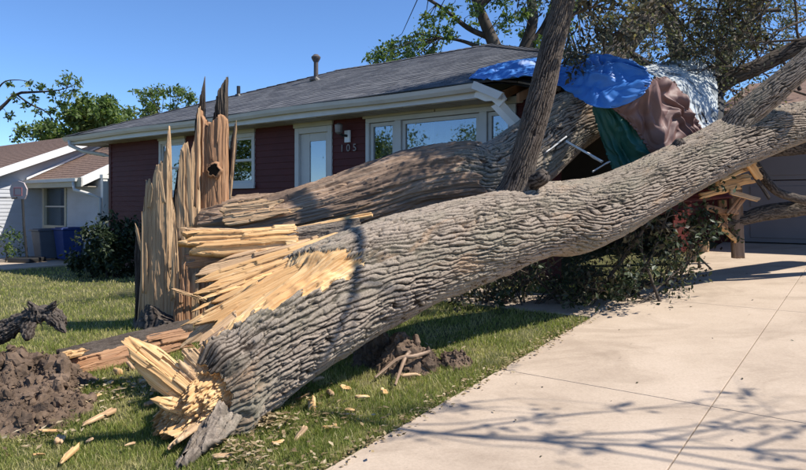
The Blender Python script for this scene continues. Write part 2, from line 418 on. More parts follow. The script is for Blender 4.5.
M['wood_inner'] = mat_wood('wood_inner', [(.28, (.15, .095, .062)), (.48, (.33, .22, .145)), (.62, (.45, .32, .225)), (.76, (.55, .42, .31))], scale=(58, 2.2, 30), streak=(.075, .05, .035), amount=.85, stain=(.13, .09, .066), dist=.014)
M['wood_stud'] = mat_wood('wood_stud', [(.28, (.5, .24, .08)), (.5, (.68, .38, .15)), (.72, (.78, .5, .24))], streak=(.4, .18, .06), amount=.4)
M['soil'] = mat_plain('soil', (.135, .094, .066), .95, .5, 5, .1, .8, 0, (.075, .055, .042))
M['leaf_green'] = mat_leaf('leaf_green', [(0, (.035, .07, .016)), (.5, (.065, .115, .026)), (1, (.12, .17, .045))])
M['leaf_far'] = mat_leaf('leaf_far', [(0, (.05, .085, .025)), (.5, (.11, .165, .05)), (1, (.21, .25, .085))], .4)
M['leaf_olive'] = mat_leaf('leaf_olive', [(0, (.065, .068, .040)), (.45, (.125, .13, .075)), (.75, (.20, .195, .13)), (1, (.24, .17, .11))], .3)
M['leaf_wilted'] = mat_leaf('leaf_wilted', [(0, (.025, .02, .013)), (.5, (.06, .05, .03)), (1, (.10, .095, .055))], .15)
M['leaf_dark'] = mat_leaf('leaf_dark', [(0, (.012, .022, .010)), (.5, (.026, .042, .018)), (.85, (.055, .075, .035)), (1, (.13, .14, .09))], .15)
M['grass'] = mat_leaf('grass', [(0, (.08, .12, .022)), (.4, (.20, .24, .05)), (.75, (.38, .36, .12)), (1, (.56, .48, .25))], .35, .6)
M['trim'] = mat_plain('trim_cream', (.50, .46, .35), .55, .06, 3, .3, 0, 0, (.40, .36, .27))
M['frame'] = mat_plain('frame_grey', (.58, .56, .52), .5, .05, 4)
M['gutter'] = mat_plain('gutter_white', (.62, .60, .56), .4, .05, 3, .4, 0, 0, (.50, .47, .42))
M['soffit'] = mat_plain('soffit_tan', (.40, .36, .30), .6, .08, 3)
M['white'] = mat_plain('white_paint', (.80, .79, .76), .5, .05, 3)
M['siding_red'] = mat_plain('siding_maroon', (.088, .018, .015), .6, .12, 5, .25, .15)
M['siding_white'] = mat_plain('siding_shaded', (.50, .51, .53), .55, .06, 2, .3, 0, 0, (.42, .42, .42))  # white siding greyed so its colour carries the tree shade
M['garage_door'] = mat_plain('garage_grey', (.20, .19, .20), .5, .05, 2)
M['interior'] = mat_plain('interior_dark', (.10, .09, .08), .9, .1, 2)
M['curtain'] = mat_plain('curtain_pale', (.55, .6, .66), .9, .1, 9)
M['black_metal'] = mat_plain('black_metal', (.025, .024, .023), .45, .2, 8, .5)
M['steel'] = mat_plain('galvanised_steel', (.25, .22, .2), .5, .25, 14, .5, .1, .4, (.2, .13, .09))
M['vent'] = mat_plain('vent_rust', (.10, .085, .08), .7, .3, 14, .3)
M['bin_blue'] = mat_plain('bin_blue', (.022, .045, .16), .6, .1, 4)
M['bin_grey'] = mat_plain('bin_grey', (.10, .11, .13), .5, .1, 4)
M['shingle_brown'] = mat_plain('shingle_brown', (.20, .135, .105), .95, .35, 14, .1, .4)
def mat_concrete():
    m, n, b = new_mat('concrete'); b.inputs['Roughness'].default_value = .9
    g = N(n, 'ShaderNodeNewGeometry').outputs['Position']
    a = noise(n, g, 1.1, 6, .62); f = noise(n, g, 55, 5, .7); s = noise(n, mapping(n, g, (.5, .9, 1)), 1.9, 5, .7, .8)
    c = ramp(n, a, [(.3, (.41, .32, .24)), (.5, (.485, .385, .29)), (.7, (.535, .43, .33))])
    c = mixc(n, ramp(n, s, [(.48, (0, 0, 0)), (.70, (.75, .75, .75))]), c, (.32, .245, .18))
    c = mixc(n, .5, c, ramp(n, f, [(.25, (.7, .69, .68)), (.6, (1.04, 1.04, 1.04))]), 'MULTIPLY')
    sp = N(n, 'ShaderNodeTexVoronoi'); sp.inputs['Scale'].default_value = 16; n.links.new(g, sp.inputs['Vector'])
    c = mixc(n, ramp(n, sp.outputs['Distance'], [(.05, (.5, .5, .5)), (.11, (0, 0, 0))]), c, (.27, .22, .17))
    col(n, b, c); bump(n, b, f, .3, .004); return m
M['concrete'] = mat_concrete()
def mat_ground():
    m, n, b = new_mat('lawn_soil'); b.inputs['Roughness'].default_value = 1
    g = N(n, 'ShaderNodeNewGeometry').outputs['Position']
    a = noise(n, g, 1.3, 5, .65); f = noise(n, g, 38, 5, .75)
    c = ramp(n, a, [(.32, (.045, .06, .018)), (.52, (.085, .095, .032)), (.72, (.16, .135, .06))])
    c = mixc(n, ramp(n, f, [(.42, (0, 0, 0)), (.62, (.8, .8, .8))]), c, (.17, .15, .07))
    col(n, b, c); bump(n, b, f, .8, .03); return m
M['ground'] = mat_ground()
def mat_shingle():
    m, n, b = new_mat('shingle_grey'); b.inputs['Roughness'].default_value = .95; b.inputs['Specular IOR Level'].default_value = .15
    r = attr(n, 'rnd', 'Fac'); o = obj_co(n)
    c = ramp(n, r, [(0, (.095, .096, .104)), (.5, (.13, .131, .139)), (1, (.175, .174, .178))])
    f = noise(n, o, 120, 3, .7)
    c = mixc(n, .6, c, ramp(n, f, [(.3, (.6, .6, .6)), (.7, (1.3, 1.3, 1.3))]), 'MULTIPLY')
    col(n, b, c); bump(n, b, f, .4, .004); return m
M['shingle'] = mat_shingle()
def mat_glass(name='glass', refl=.22):
    m, n, b = new_mat(name)
    gl = N(n, 'ShaderNodeBsdfGlossy'); gl.inputs['Roughness'].default_value = .015; gl.inputs['Color'].default_value = (.9, .95, 1, 1)
    tr = N(n, 'ShaderNodeBsdfTransparent'); tr.inputs['Color'].default_value = (.62, .66, .68, 1)
    mx = N(n, 'ShaderNodeMixShader'); mx.inputs[0].default_value = refl
    o = obj_co(n); bp = N(n, 'ShaderNodeBump'); bp.inputs['Strength'].default_value = .02; bp.inputs['Distance'].default_value = .05
    n.links.new(noise(n, o, 1.5, 2), bp.inputs['Height']); n.links.new(bp.outputs[0], gl.inputs['Normal'])
    n.links.new(tr.outputs[0], mx.inputs[1]); n.links.new(gl.outputs[0], mx.inputs[2])
    n.links.new(mx.outputs[0], n.nodes['Material Output'].inputs[0]); return m
M['glass'] = mat_glass()
def mat_tarp(name, c, rough=.32, c2=None, spec=.5):
    m, n, b = new_mat(name); b.inputs['Roughness'].default_value = rough; b.inputs['Specular IOR Level'].default_value = spec
    o = obj_co(n); f = noise(n, o, 5, 5, .6, .6)
    cc = ramp(n, f, [(.3, tuple(x*.82 for x in c)), (.7, c)])
    if c2: cc = mixc(n, ramp(n, noise(n, o, 4, 4), [(.52, (0, 0, 0)), (.6, (1, 1, 1))]), cc, c2)
    col(n, b, cc)
    wv = noise(n, o, 5, 2, .5, .6); bump(n, b, wv, .15, .03); return m
M['tarp_blue'] = mat_tarp('tarp_blue', (.055, .215, .60), .45)
M['tarp_brown'] = mat_tarp('tarp_brown', (.185, .10, .085), .6)
M['tarp_green'] = mat_tarp('tarp_green', (.012, .095, .07), .55)
M['fold_shade_black'] = mat_tarp('tarp_gap_shade', (.02, .02, .022), .8)  # black colour stands in for shade in the tarp gaps and folds
M['tarp_silver'] = mat_tarp('tarp_silver', (.50, .54, .55), .8, (.16, .18, .19), .2)

# ------------------------------------------------------------------ ground, driveway, paths
def ground_sheet():
    a = np.concatenate([-np.geomspace(26, 900, 14)[::-1], np.linspace(-25, 20, 226), np.geomspace(21, 900, 14)])
    c = np.concatenate([-np.geomspace(6, 900, 12)[::-1], np.linspace(-5, 30, 176), np.geomspace(31, 900, 14)])
    X, Y = np.meshgrid(a, c); Z = ground_z(X, Y)
    s, w_ = sw(X, Y)
    drive = sstep(-2.46, -2.40, w_) * (s < 14) * (w_ < 5.2)
    Z = Z + .018 * fbm(X * .9, Y * .9, 0, 3) * (1 - drive) - .05 * drive
    n = len(a); i = np.arange(len(c) - 1)[:, None]; k = np.arange(n - 1)[None]
    f = np.stack([i*n+k, i*n+k+1, (i+1)*n+k+1, (i+1)*n+k], -1).reshape(-1, 4)
    return mesh_np('lawn', np.stack([X, Y, Z], -1).reshape(-1, 3), f, M['ground'])
tag(link('lawn', ground_sheet()), 'green front lawn rising gently towards the house', 'lawn', kind='structure')
def slope_box(s0, s1, w0, w1, top=.006, th=.09, seg=1):
    """a concrete panel lying on the slope between drive coordinates"""
    g = .0035
    pts = [xy(s0+g, w0+g), xy(s0+g, w1-g), xy(s1-g, w1-g), xy(s1-g, w0+g)]
    m = MB(); m.hexa([(x, y, gz(x, y) + top - th) for x, y in pts], [(x, y, gz(x, y) + top) for x, y in pts]); return m
drive = tag(empty('driveway'), 'pale concrete driveway sloping up to the garage', 'driveway', kind='structure')
sj = [-3.0, 1.4, 4.4, 7.4, 10.4, 12.72]
for a in range(5):
    for w0, w1 in ((-2.4, -.9), (-.9, 2.1), (2.1, 5.1)):
        slope_box(sj[a], sj[a+1], w0, w1).build('concrete_slab', M['concrete'], drive, bevel=.003)
walk = tag(empty('front_walk'), 'concrete front walk crossing the lawn below the house', 'path', kind='structure')
for i in range(5):
    slope_box(6.3, 7.15, -2.42 - 1.2*(i+1), -2.42 - 1.2*i, .012).build('concrete_slab', M['concrete'], walk, bevel=.006)

# ------------------------------------------------------------------ the red house
def hx(px, k):
    """local x along the facade of the point seen in photo column px on the plane k behind the eave"""
    a = (px - CX) / FPX
    d = (k + HA[0]*BX + HA[1]*BY) / (BX*a + BY)
    return (a*d - HA[0])*UX + (d - HA[1])*UY, d
def hz(px, py, k): return EYE - (py - HY) / FPX * hx(px, k)[1]
house = thing('red_house', 'maroon single storey house with grey hip roof and cream trimmed windows', 'house', (HA[0], HA[1], 0), HROT)
EZ = 3.2; WK = .5; HD = 4.55; RZ = 4.95; XL = -11.4; XR = 2.15
wl = hx(110, WK)[0]; wr = 1.65
# openings: (px0, px1, py_top, py_bottom at px1 side)
op = {}
def opening(key, p0, p1, pyt, pyb, pz, k=WK):
    op[key] = (hx(p0, k)[0], hx(p1, k)[0], hz(pz, pyb, k), hz(pz, pyt, k))
opening('w1', 160, 186, 140, 196, 172)
opening('w2', 226, 255.5, 134, 187, 241)
opening('door', 296, 333, 127, 215, 315)
opening('pic', 367, 517, 119, 190, 370)
x0, x1, _, z1 = op['door']; op['door'] = (x0, x1, .72, z1)
x0, x1, _, z1 = op['pic']; op['pic'] = (x0, x1, 1.1, z1)
hole = (.95, 1.8, .2, 3.3)                                   # smashed corner
SOF = EZ - .2
def courses(name, x0, x1, z0, z1, holes, e, parent, mat, y=0., out=-1):
    m = MB(); z = z0
    while z < z1 - .01:
        zt = min(z + e, z1); cuts = sorted([(h[0], h[1]) for h in holes if h[2] < zt - .02 and h[3] > z + .02])
        a = x0; segs = []
        for c0, c1 in cuts:
            if c0 > a: segs.append((a, min(c0, x1)))
            a = max(a, c1)
        if a < x1: segs.append((a, x1))
        for s0, s1 in segs:
            if s1 - s0 < .02: continue
            m.add([(s0, y + out*.016, z), (s1, y + out*.016, z), (s1, y + out*.003, zt), (s0, y + out*.003, zt),
                   (s0, y, z), (s1, y, z), (s1, y, zt), (s0, y, zt)], [(0,1,2,3), (0,4,5,1), (3,2,6,7), (0,3,7,4), (1,5,6,2), (4,7,6,5)])
        z += e
    return m.build(name, mat, parent)
courses('siding', wl, wr, .15, SOF + .06, list(op.values()) + [hole], .115, house, M['siding_red'], WK)
# side wall to the right, back of the damaged corner
m = MB(); z = .3
while z < 2.4:
    a = .2 * math.sin(z * 9) + .15 * math.sin(z * 23)
    m.box(wr - .01, wr + .012, 3.3 + a + .5 * max(0, z - 1.2), 5.3, z, z + .111); z += .115
m.build('side_siding', M['siding_red'], house)
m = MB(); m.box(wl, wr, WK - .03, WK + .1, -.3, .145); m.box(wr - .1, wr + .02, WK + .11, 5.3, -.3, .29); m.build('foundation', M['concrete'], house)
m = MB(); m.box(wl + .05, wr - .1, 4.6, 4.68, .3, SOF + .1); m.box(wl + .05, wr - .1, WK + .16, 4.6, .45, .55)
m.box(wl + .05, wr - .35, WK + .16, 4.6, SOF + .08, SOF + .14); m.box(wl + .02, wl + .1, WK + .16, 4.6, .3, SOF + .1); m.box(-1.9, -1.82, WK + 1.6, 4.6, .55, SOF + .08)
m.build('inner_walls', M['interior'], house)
m = MB(); m.box(wl - .02, wl + .09, WK - .02, WK + .09, .15, SOF + .05); m.build('corner_board', M['siding_red'], house)
def rect_frame(m, x0, x1, z0, z1, y0, y1, wd):
    m.box(x0, x1, y0, y1, z1 - wd, z1); m.box(x0, x1, y0, y1, z0, z0 + wd)
    m.box(x0, x0 + wd, y0, y1, z0 + wd, z1 - wd); m.box(x1 - wd, x1, y0, y1, z0 + wd, z1 - wd)
def pane(parent, x0, x1, z0, z1, y): return MB().box(x0, x1, y, y + .006, z0, z1).build('pane', M['glass'], parent)
def hung_window(key, header_h, sill=True):
    x0, x1, z0, z1 = op[key]
    m = MB(); rect_frame(m, x0, x1, z0, z1, WK - .035, WK + .12, .075); f = m.build('window', M['frame'], house, bevel=.004)
    zm = z0 + (z1 - z0) * .5
    m = MB(); rect_frame(m, x0 + .075, x1 - .075, zm - .02, z1 - .075, WK + .0, WK + .035, .045); m.build('sash', M['frame'], f)
    m = MB(); rect_frame(m, x0 + .075, x1 - .075, z0 + .075, zm + .025, WK + .038, WK + .07, .05); m.build('sash', M['frame'], f)
    pane(f, x0 + .12, x1 - .12, zm + .025, z1 - .12, WK + .016); pane(f, x0 + .12, x1 - .12, z0 + .12, zm - .02, WK + .052)
    MB().box(x0 - .03, x1 + .03, WK - .07, WK - .036, z0 - .03, z0 + .03).build('sill', M['frame'], f)
    MB().box(x0 - .02, x1 + .02, WK - .05, WK - .004, z1 + .003, SOF + .03).build('header_board', M['trim'], f)
    return f
f1 = hung_window('w1', 0); f2 = hung_window('w2', 0)
def curtain(parent, x0, x1, z0, z1, y, folds=7):
    n = 60; x = np.linspace(x0, x1, n); yy = y + .025 * np.sin(np.linspace(0, folds * 2 * math.pi, n)) + .01 * np.sin(np.linspace(0, folds * 5.3, n))
    v = np.vstack([np.stack([x, yy, np.full(n, z0)], 1), np.stack([x, yy, np.full(n, z1)], 1)]); k = np.arange(n - 1)[:, None]
    return link('curtain', mesh_np('curtain', v, np.hstack([k, k+1, k+1+n, k+n]), M['curtain']), parent)
# front door with a glazed storm door
x0, x1, z0, z1 = op['door']
m = MB(); m.box(x0, x0 + .1, WK - .035, WK + .1, z0, z1); m.box(x1 - .1, x1, WK - .035, WK + .1, z0, z1); m.box(x0 + .1, x1 - .1, WK - .035, WK + .1, z1 - .1, z1)
dr = m.build('door', M['frame'], house, bevel=.004)
MB().box(x0 - .02, x1 + .02, WK - .05, WK - .004, z1 + .003, SOF + .03).build('header_board', M['trim'], dr)
m = MB(); a0, a1 = x0 + .1, x1 - .1; zb = z1 - .1
m.box(a0, a0 + .22, WK + .02, WK + .06, z0, zb); m.box(a1 - .09, a1, WK + .02, WK + .06, z0, zb); m.box(a0 + .22, a1 - .09, WK + .02, WK + .06, zb - .14, zb); m.box(a0 + .22, a1 - .09, WK + .02, WK + .06, z0, z0 + .3)
m.build('storm_door', M['frame'], dr, bevel=.004)
pane(dr, a0 + .22, a1 - .09, z0 + .3, zb - .14, WK + .035)
MB().box(a0 + .03, a1 - .03, WK + .13, WK + .17, z0, zb).build('inner_door', M['garage_door'], dr)
MB().tube([(a0 + .1, WK - .05, 1.75), (a0 + .1, WK + .02, 1.75)], .02, 10).build('handle', M['black_metal'], dr)
# picture window of three lights
x0, x1, z0, z1 = op['pic']
m = MB(); rect_frame(m, x0, x1, z0, z1, WK - .04, WK + .1, .07)
mu = [hx(399, WK)[0], hx(484, WK)[0]]
for c in mu: m.box(c - .06, c + .06, WK - .038, WK + .098, z0 + .07, z1 - .07)
pw = m.build('picture_window', M['frame'], house, bevel=.004)
bays = [(x0 + .07, mu[0] - .06), (mu[0] + .06, mu[1] - .06), (mu[1] + .06, x1 - .07)]
for i, (b0, b1) in enumerate(bays):
    m = MB(); rect_frame(m, b0 + .01, b1 - .01, z0 + .08, z1 - .08, WK - .005, WK + .05, .055); m.build('sash', M['frame'], pw)
    pane(pw, b0 + .065, b1 - .065, z0 + .135, z1 - .135, WK + .02)
curtain(pw, bays[0][0], bays[0][1] + .05, z0, z1, WK + .25, 6)
curtain(pw, bays[1][0], bays[1][0] + .42, z0, z1, WK + .25, 4); curtain(pw, bays[1][1] - .4, bays[1][1], z0, z1, WK + .25, 5)
curtain(pw, bays[2][0] + .1, bays[2][1], z0, z1, WK + .25, 4)
hb = hx(436, WK)[0]
MB().box(x0 - .05, hb, WK - .055, WK - .004, z1 + .003, SOF + .02).build('header_board', M['trim'], pw)
MB().box(hb + .01, x1 + .1, WK - .04, WK - .004, z1 + .003, z1 + .1).build('header_board', M['trim'], pw)
# porch lamp and house number
lx, ld = hx(349, WK); lz = hz(349, 136, WK)
lamp = MB().box(lx - .06, lx + .06, WK - .05, WK - .018, lz - .11, lz + .09).build('wall_lamp', M['white'], house, bevel=.006)
MB().tube([(lx, WK - .05, lz), (lx - .03, WK - .13, lz + .0), (lx - .06, WK - .17, lz + .04)], .022, 8).build('lamp_arm', M['black_metal'], lamp)
m = MB(); m.tube([(lx - .06, WK - .18, lz + .02), (lx - .06, WK - .18, lz + .05), (lx - .06, WK - .18, lz + .17), (lx - .06, WK - .18, lz + .2)], [.03, .06, .07, .02], 12)
m.build('lamp_shade', M['steel'], lamp, smooth=False)
def text(body, size, loc, mat, parent, name):
    cu = bpy.data.curves.new(name, 'FONT'); cu.body = body; cu.size = size; cu.extrude = .004; cu.align_x = 'CENTER'
    t = bpy.data.objects.new(name, cu); dg = bpy.context.evaluated_depsgraph_get(); COL.objects.link(t)
    bpy.context.view_layer.update(); me = bpy.data.meshes.new_from_object(t.evaluated_get(bpy.context.evaluated_depsgraph_get()))
    bpy.data.objects.remove(t); o = link(name, me, parent); me.materials.append(mat); o.location = loc; o.rotation_euler = (R(90), 0, 0); return o
for i, ch in enumerate('105'):
    text(ch, .17, (lx - .13 + .14 * i, WK - .03, hz(349, 151.5, WK)), M['steel'], house, 'house_number')
# roof: deck, shingles, hip caps
def sag(x, k):
    return .02 * perlin(np.asarray(x) * .5, np.asarray(k) * .4) + .22 * sstep(.2, 1.4, x) * sstep(2.0, .2, k)
def roof_z(x, k):
    return EZ + (RZ - EZ) * np.minimum(k, 2*HD - k) / HD - sag(x, k)
def roof():
    xs = np.linspace(0, 1, 70); ks = np.linspace(0, HD, 30)
    V = []; F = []
    def patch(fn, n0):
        A, B = np.meshgrid(xs, ks); p = fn(A, B).reshape(-1, 3); i = np.arange(len(ks)-1)[:, None]; k = np.arange(69)[None]
        V.append(p); F.append(np.stack([i*70+k, i*70+k+1, (i+1)*70+k+1, (i+1)*70+k], -1).reshape(-1, 4) + n0); return n0 + len(p)
    def front(a, k):
        x = (XL + k) + (XR - XL - 2*k) * a; return np.stack([x, k, roof_z(x, k) - .012], -1)
    def back(a, k):
        x = (XL + k) + (XR - XL - 2*k) * (1 - a); return np.stack([x, 2*HD - k, roof_z(x, k) - .012], -1)
    def hip(a, k):
        y = k + (2*HD - 2*k) * (1 - a); x = XL + k; return np.stack([x, y, EZ + (RZ - EZ) * k / HD - .012 + 0*y], -1)
    def hip2(a, k):
        y = k + (2*HD - 2*k) * a; x = XR - k; return np.stack([x, y, roof_z(x, k) - .012], -1)
    n = patch(front, 0); n = patch(back, n); n = patch(hip, n); n = patch(hip2, n)
    v = np.vstack(V); f = np.vstack(F); m_ = len(v)
    c = v[f].mean(1); f = f[~((c[:, 0] > .75 + .15*np.sin(c[:, 1]*9)) & (c[:, 1] < 1.0 + .15*np.sin(c[:, 0]*11)))]
    v2 = v.copy(); v2[:, 2] -= .03
    return mesh_np('roof', np.vstack([v, v2]), np.vstack([f, f[:, ::-1] + m_]), M['shingle'], False, dict(rnd=np.full(2*m_, .3)))
rf = link('roof', roof(), house)
def shingles():
    r = np.random.default_rng(21); V, F, A = [], [], []
    rows = int(HD / .135); n = 0
    for i in range(rows):
        k0 = i * HD / rows - .02; k1 = k0 + HD / rows + .03
        x = XL + max(k0, 0) + r.uniform(-.1, .2)
        while x < XR - k1 - .02:
            if x > .6 and k1 < 1.1: break
            wd = r.choice([.15, .2, .26, .33]); a, b = x + .004, min(x + wd, XR - k0) - .004; x += wd
            lift = .010 + .003 * r.random(); z0a, z0b = roof_z(a, max(k0, 0)), roof_z(b, max(k0, 0)); z1a, z1b = roof_z(a, k1), roof_z(b, k1)
            dk = .004 * r.random()
            V += [(a, k0+dk, z0a+lift), (b, k0+dk, z0b+lift), (b, k1, z1b+.002), (a, k1, z1a+.002), (a, k0+dk, z0a-.012), (b, k0+dk, z0b-.012)]
            F += [(n, n+1, n+2, n+3), (n, n+4, n+5, n+1)]; A += [r.random()] * 6; n += 6
    return mesh_np('shingles', np.array(V), np.array(F), M['shingle'], False, dict(rnd=A))
tag(link('shingles', shingles(), rf), kind='stuff')
m = MB()
for i in range(26):
    k = HD * i / 26; k2 = k + HD / 26 + .05; p, q = np.array((XL + k, k, EZ + (RZ-EZ)*k/HD + .03)), np.array((XL + k2, k2, EZ + (RZ-EZ)*k2/HD + .015))
    s = np.array((.1, -.1, -.035)); t2 = np.array((-.1, .1, -.035)); m.add([p, p + s, q + s, q, p + t2, q + t2], [(0,1,2,3), (0,3,5,4)])
m.build('hip_cap', M['shingle'], rf)
m = MB()
for i in range(22):
    x = XL + HD + i * (XR - XL - 2*HD) / 22; x2 = x + .3
    za, zb_ = float(roof_z(x, HD)), float(roof_z(x2, HD))
    m.add([(x, HD, za+.03), (x2, HD, zb_+.016), (x2, HD-.13, zb_-.035), (x, HD-.13, za-.022), (x2, HD+.13, zb_-.035), (x, HD+.13, za-.022)], [(0,1,2,3), (0,5,4,1)])
m.build('ridge_cap', M['shingle'], rf)
m = MB()
for i in range(6, 26):
    k = HD * i / 26; k2 = k + HD / 26 + .05; p, q = np.array((XR - k, k, roof_z(XR - k, k) + .03)), np.array((XR - k2, k2, roof_z(XR - k2, min(k2, HD)) + .015))
    s = np.array((-.1, -.1, -.035)); t2 = np.array((.1, .1, -.035)); m.add([p, p + s, q + s, q, p + t2, q + t2], [(0,1,2,3), (0,3,5,4)])
m.build('hip_cap', M['shingle'], rf)
# eaves
MB().box(XL + .05, .02, .02, .05, EZ - .2, EZ - .03).build('fascia', M['gutter'], house)
MB().box(XL + .05, XL + .09, .05, 2*HD, EZ - .2, EZ - .03).build('fascia', M['gutter'], house)
sof = empty('soffit'); sof.parent = house
for i in range(46):
    a = XL + .1 + i * .25
    if a < .05: MB().box(a + .003, a + .247, .05, WK + .05, SOF - .012 + .004 * (i % 2), SOF + .01).build('soffit_panel', M['soffit'], sof)
def gutter_profile(m, x0, x1, droop=lambda x: 0., n=40, y=0.):
    pr = [(.0, .0), (-.005, -.095), (-.07, -.1), (-.105, -.055), (-.12, -.01), (-.125, .0), (-.115, .0), (-.1, -.05), (-.065, -.088), (-.008, -.085), (-.003, .0)]
    xs = np.linspace(x0, x1, n); v = []; k = len(pr)
    for x in xs: v += [(x, y + a, EZ - .02 + b + droop(x)) for a, b in pr]
    f = [(i*k+j, (i+1)*k+j, (i+1)*k+(j+1) % k, i*k+(j+1) % k) for i in range(n-1) for j in range(k)]
    m.add(v, f + [tuple(range(k)), tuple(range((n-1)*k, n*k))[::-1]])
m = MB(); gutter_profile(m, XL - .05, .02, lambda x: .012 * math.sin(x * 1.3), y=.02); m.build('gutter', M['gutter'], house)
m = MB(); m.box(XL - .1, .35, -.05, .03, EZ - .002, EZ + .008); m.build('drip_edge', M['black_metal'], house)
m = MB()
m.tube([(XL + .2, -.04, EZ - .1), (XL + .2, -.04, EZ - .22), (XL + .35, .2, EZ - .36), (XL + .9, WK - .06, EZ - .46), (wl - .06, WK + .05, EZ - .5), (wl - .06, WK + .05, .3)], .045, 10); m.build('downspout', M['gutter'], house, smooth=True)
# torn end of the gutter and fascia
br = empty('broken_gutter', (.02, 0, EZ)); br.parent = house; br.rotation_euler = (0, R(24), R(-6))
m = MB(); m.prism([(0, -.02), (.42, -.02), (.5, -.07), (.44, -.2), (.3, -.16), (.2, -.2), (0, -.2)], -.02, .01); m.build('torn_fascia', M['white'], br)
m = MB(); m.prism([(0, 0), (.5, 0), (.46, -.1), (0, -.1)], -.13, -.09); m.prism([(0, -.085), (.46, -.085), (.46, -.1), (0, -.1)], -.088, -.022); m.build('torn_gutter', M['gutter'], br)
m = MB(); a = np.array(P(489, 106, 8.3)) - np.array((HA[0], HA[1], 0)); b_ = np.array(P(521, 140, 8.2)) - np.array((HA[0], HA[1], 0))
def loc_h(p): return np.array((p[0]*UX + p[1]*UY, p[0]*BX + p[1]*BY, p[2]))
a, b_ = loc_h(a), loc_h(b_)
for off, mat_, nm in ((0., M['white'], 'torn_trim'), (.11, M['gutter'], 'torn_trim')):
    m = MB(); o_ = np.array((off, .05, .04 * off)); w_ = np.array((.085, 0, .03)); d_ = np.array((0, .02, 0)); p0, p1 = a + o_, b_ + o_
    m.hexa([p0, p0 + w_, p0 + w_ + d_, p0 + d_], [p1, p1 + w_, p1 + w_ + d_, p1 + d_]); m.build(nm, mat_, house)
# vents
vx, vd = hx(316, 3.2); vz = float(roof_z(vx, 3.2))
m = MB(); m.tube([(vx, 3.2, vz - .1), (vx, 3.2, vz + .42)], .052, 14); v_ = m.build('vent_pipe', M['vent'], rf, smooth=False)
m = MB(); m.tube([(vx, 3.2, vz + .42), (vx, 3.2, vz + .5), (vx, 3.2, vz + .54), (vx, 3.2, vz + .6)], [.055, .10, .11, .05], 14); m.build('vent_cap', M['vent'], v_)
m = MB(); m.tube([(vx, 3.2, vz - .06), (vx, 3.1, vz + .05)], [.16, .09], 14); m.build('flashing', M['black_metal'], v_)
vx2, _ = hx(238.5, 2.6); vz2 = float(roof_z(vx2, 2.6))
m = MB(); m.tube([(vx2, 2.6, vz2 - .05), (vx2, 2.6, vz2 + .24)], .045, 12); m.tube([(vx2, 2.6, vz2 - .04), (vx2, 2.58, vz2 + .05)], [.12, .06], 12); m.build('vent_pipe', M['black_metal'], rf)
# rafters bared in the smashed corner
for i in range(3):
    x = .2 + .3 * i
    p = np.array([x, .12, float(roof_z(x, .1)) - .30]); q = np.array([x + .1, 1.6, float(roof_z(x, 1.6)) - .32])
    MB().hexa([p, p + (.04, 0, 0), p + (.04, 0, .12), p + (0, 0, .12)], [q, q + (.04, 0, 0), q + (.04, 0, .12), q + (0, 0, .12)]).build('rafter', M['wood_heart'], house)

# ------------------------------------------------------------------ garage set back on the right
GK = 5.35
gar = thing('garage', 'garage front with grey panel door behind the broken branches', 'garage', (HA[0] + GK*BX, HA[1] + GK*BY, 0), HROT)
gx0 = hx(741, GK)[0]; gx1 = gx0 + 4.9; gzb = gz(*(np.array(HA) + GK*np.array((BX, BY)) + (gx0 + 1)*np.array((UX, UY))))
courses('siding', 1.63, gx1 + 1., gzb - .1, 3.25, [(gx0, gx1, gzb - .3, gzb + 2.2)], .115, gar, M['siding_red'], 0)
m = MB(); m.box(gx0 - .1, gx0 - .003, -.06, .06, gzb - .15, gzb + 2.3); m.box(gx1 + .003, gx1 + .1, -.06, .06, gzb - .15, gzb + 2.3); m.box(gx0 - .003, gx1 + .003, -.06, .06, gzb + 2.2, gzb + 2.3); m.build('door_frame', M['frame'], gar)
gd = empty('garage_door'); gd.parent = gar
for r_ in range(4):
    for c_ in range(4):
        wdt = (gx1 - gx0) / 4
        m = MB(); m.box(gx0 + c_*wdt + .004, gx0 + (c_+1)*wdt - .004, .05, .09, gzb + .02 + r_*.545, gzb + .55 + r_*.545)
        m.box(gx0 + c_*wdt + .14, gx0 + (c_+1)*wdt - .14, .035, .05, gzb + .1 + r_*.545, gzb + .46 + r_*.545); m.build('door_panel', M['garage_door'], gd, bevel=.006)
m = MB(); gy = 6.0
m.add([(1.9, -.5, 3.2), (gx1 + 1.5, -.5, 3.2), (gx1 + 1.5, gy/2, 4.2), (1.9, gy/2, 4.2), (1.9, gy + .5, 3.2), (gx1 + 1.5, gy + .5, 3.2)], [(0,1,2,3), (3,2,5,4)])
m.add([(1.9, -.5, 3.12), (gx1 + 1.5, -.5, 3.12), (gx1 + 1.5, 0, 3.12), (1.9, 0, 3.12), (1.9, -.5, 3.195), (gx1 + 1.5, -.5, 3.195), (gx1 + 1.5, 0, 3.195), (1.9, 0, 3.195)], [(0,1,2,3), (0,4,5,1), (4,7,6,5)])
m.build('roof', M['shingle_brown'], gar)
m = MB(); m.box(gx1 + .9, gx1 + 1., .02, gy, gzb - .2, 3.2); m.box(2.0, gx1 + 1, gy - .1, gy, gzb - .2, 3.2); m.box(2.0, 2.06, .02, gy, .2, 3.2); m.build('wall', M['siding_red'], gar)

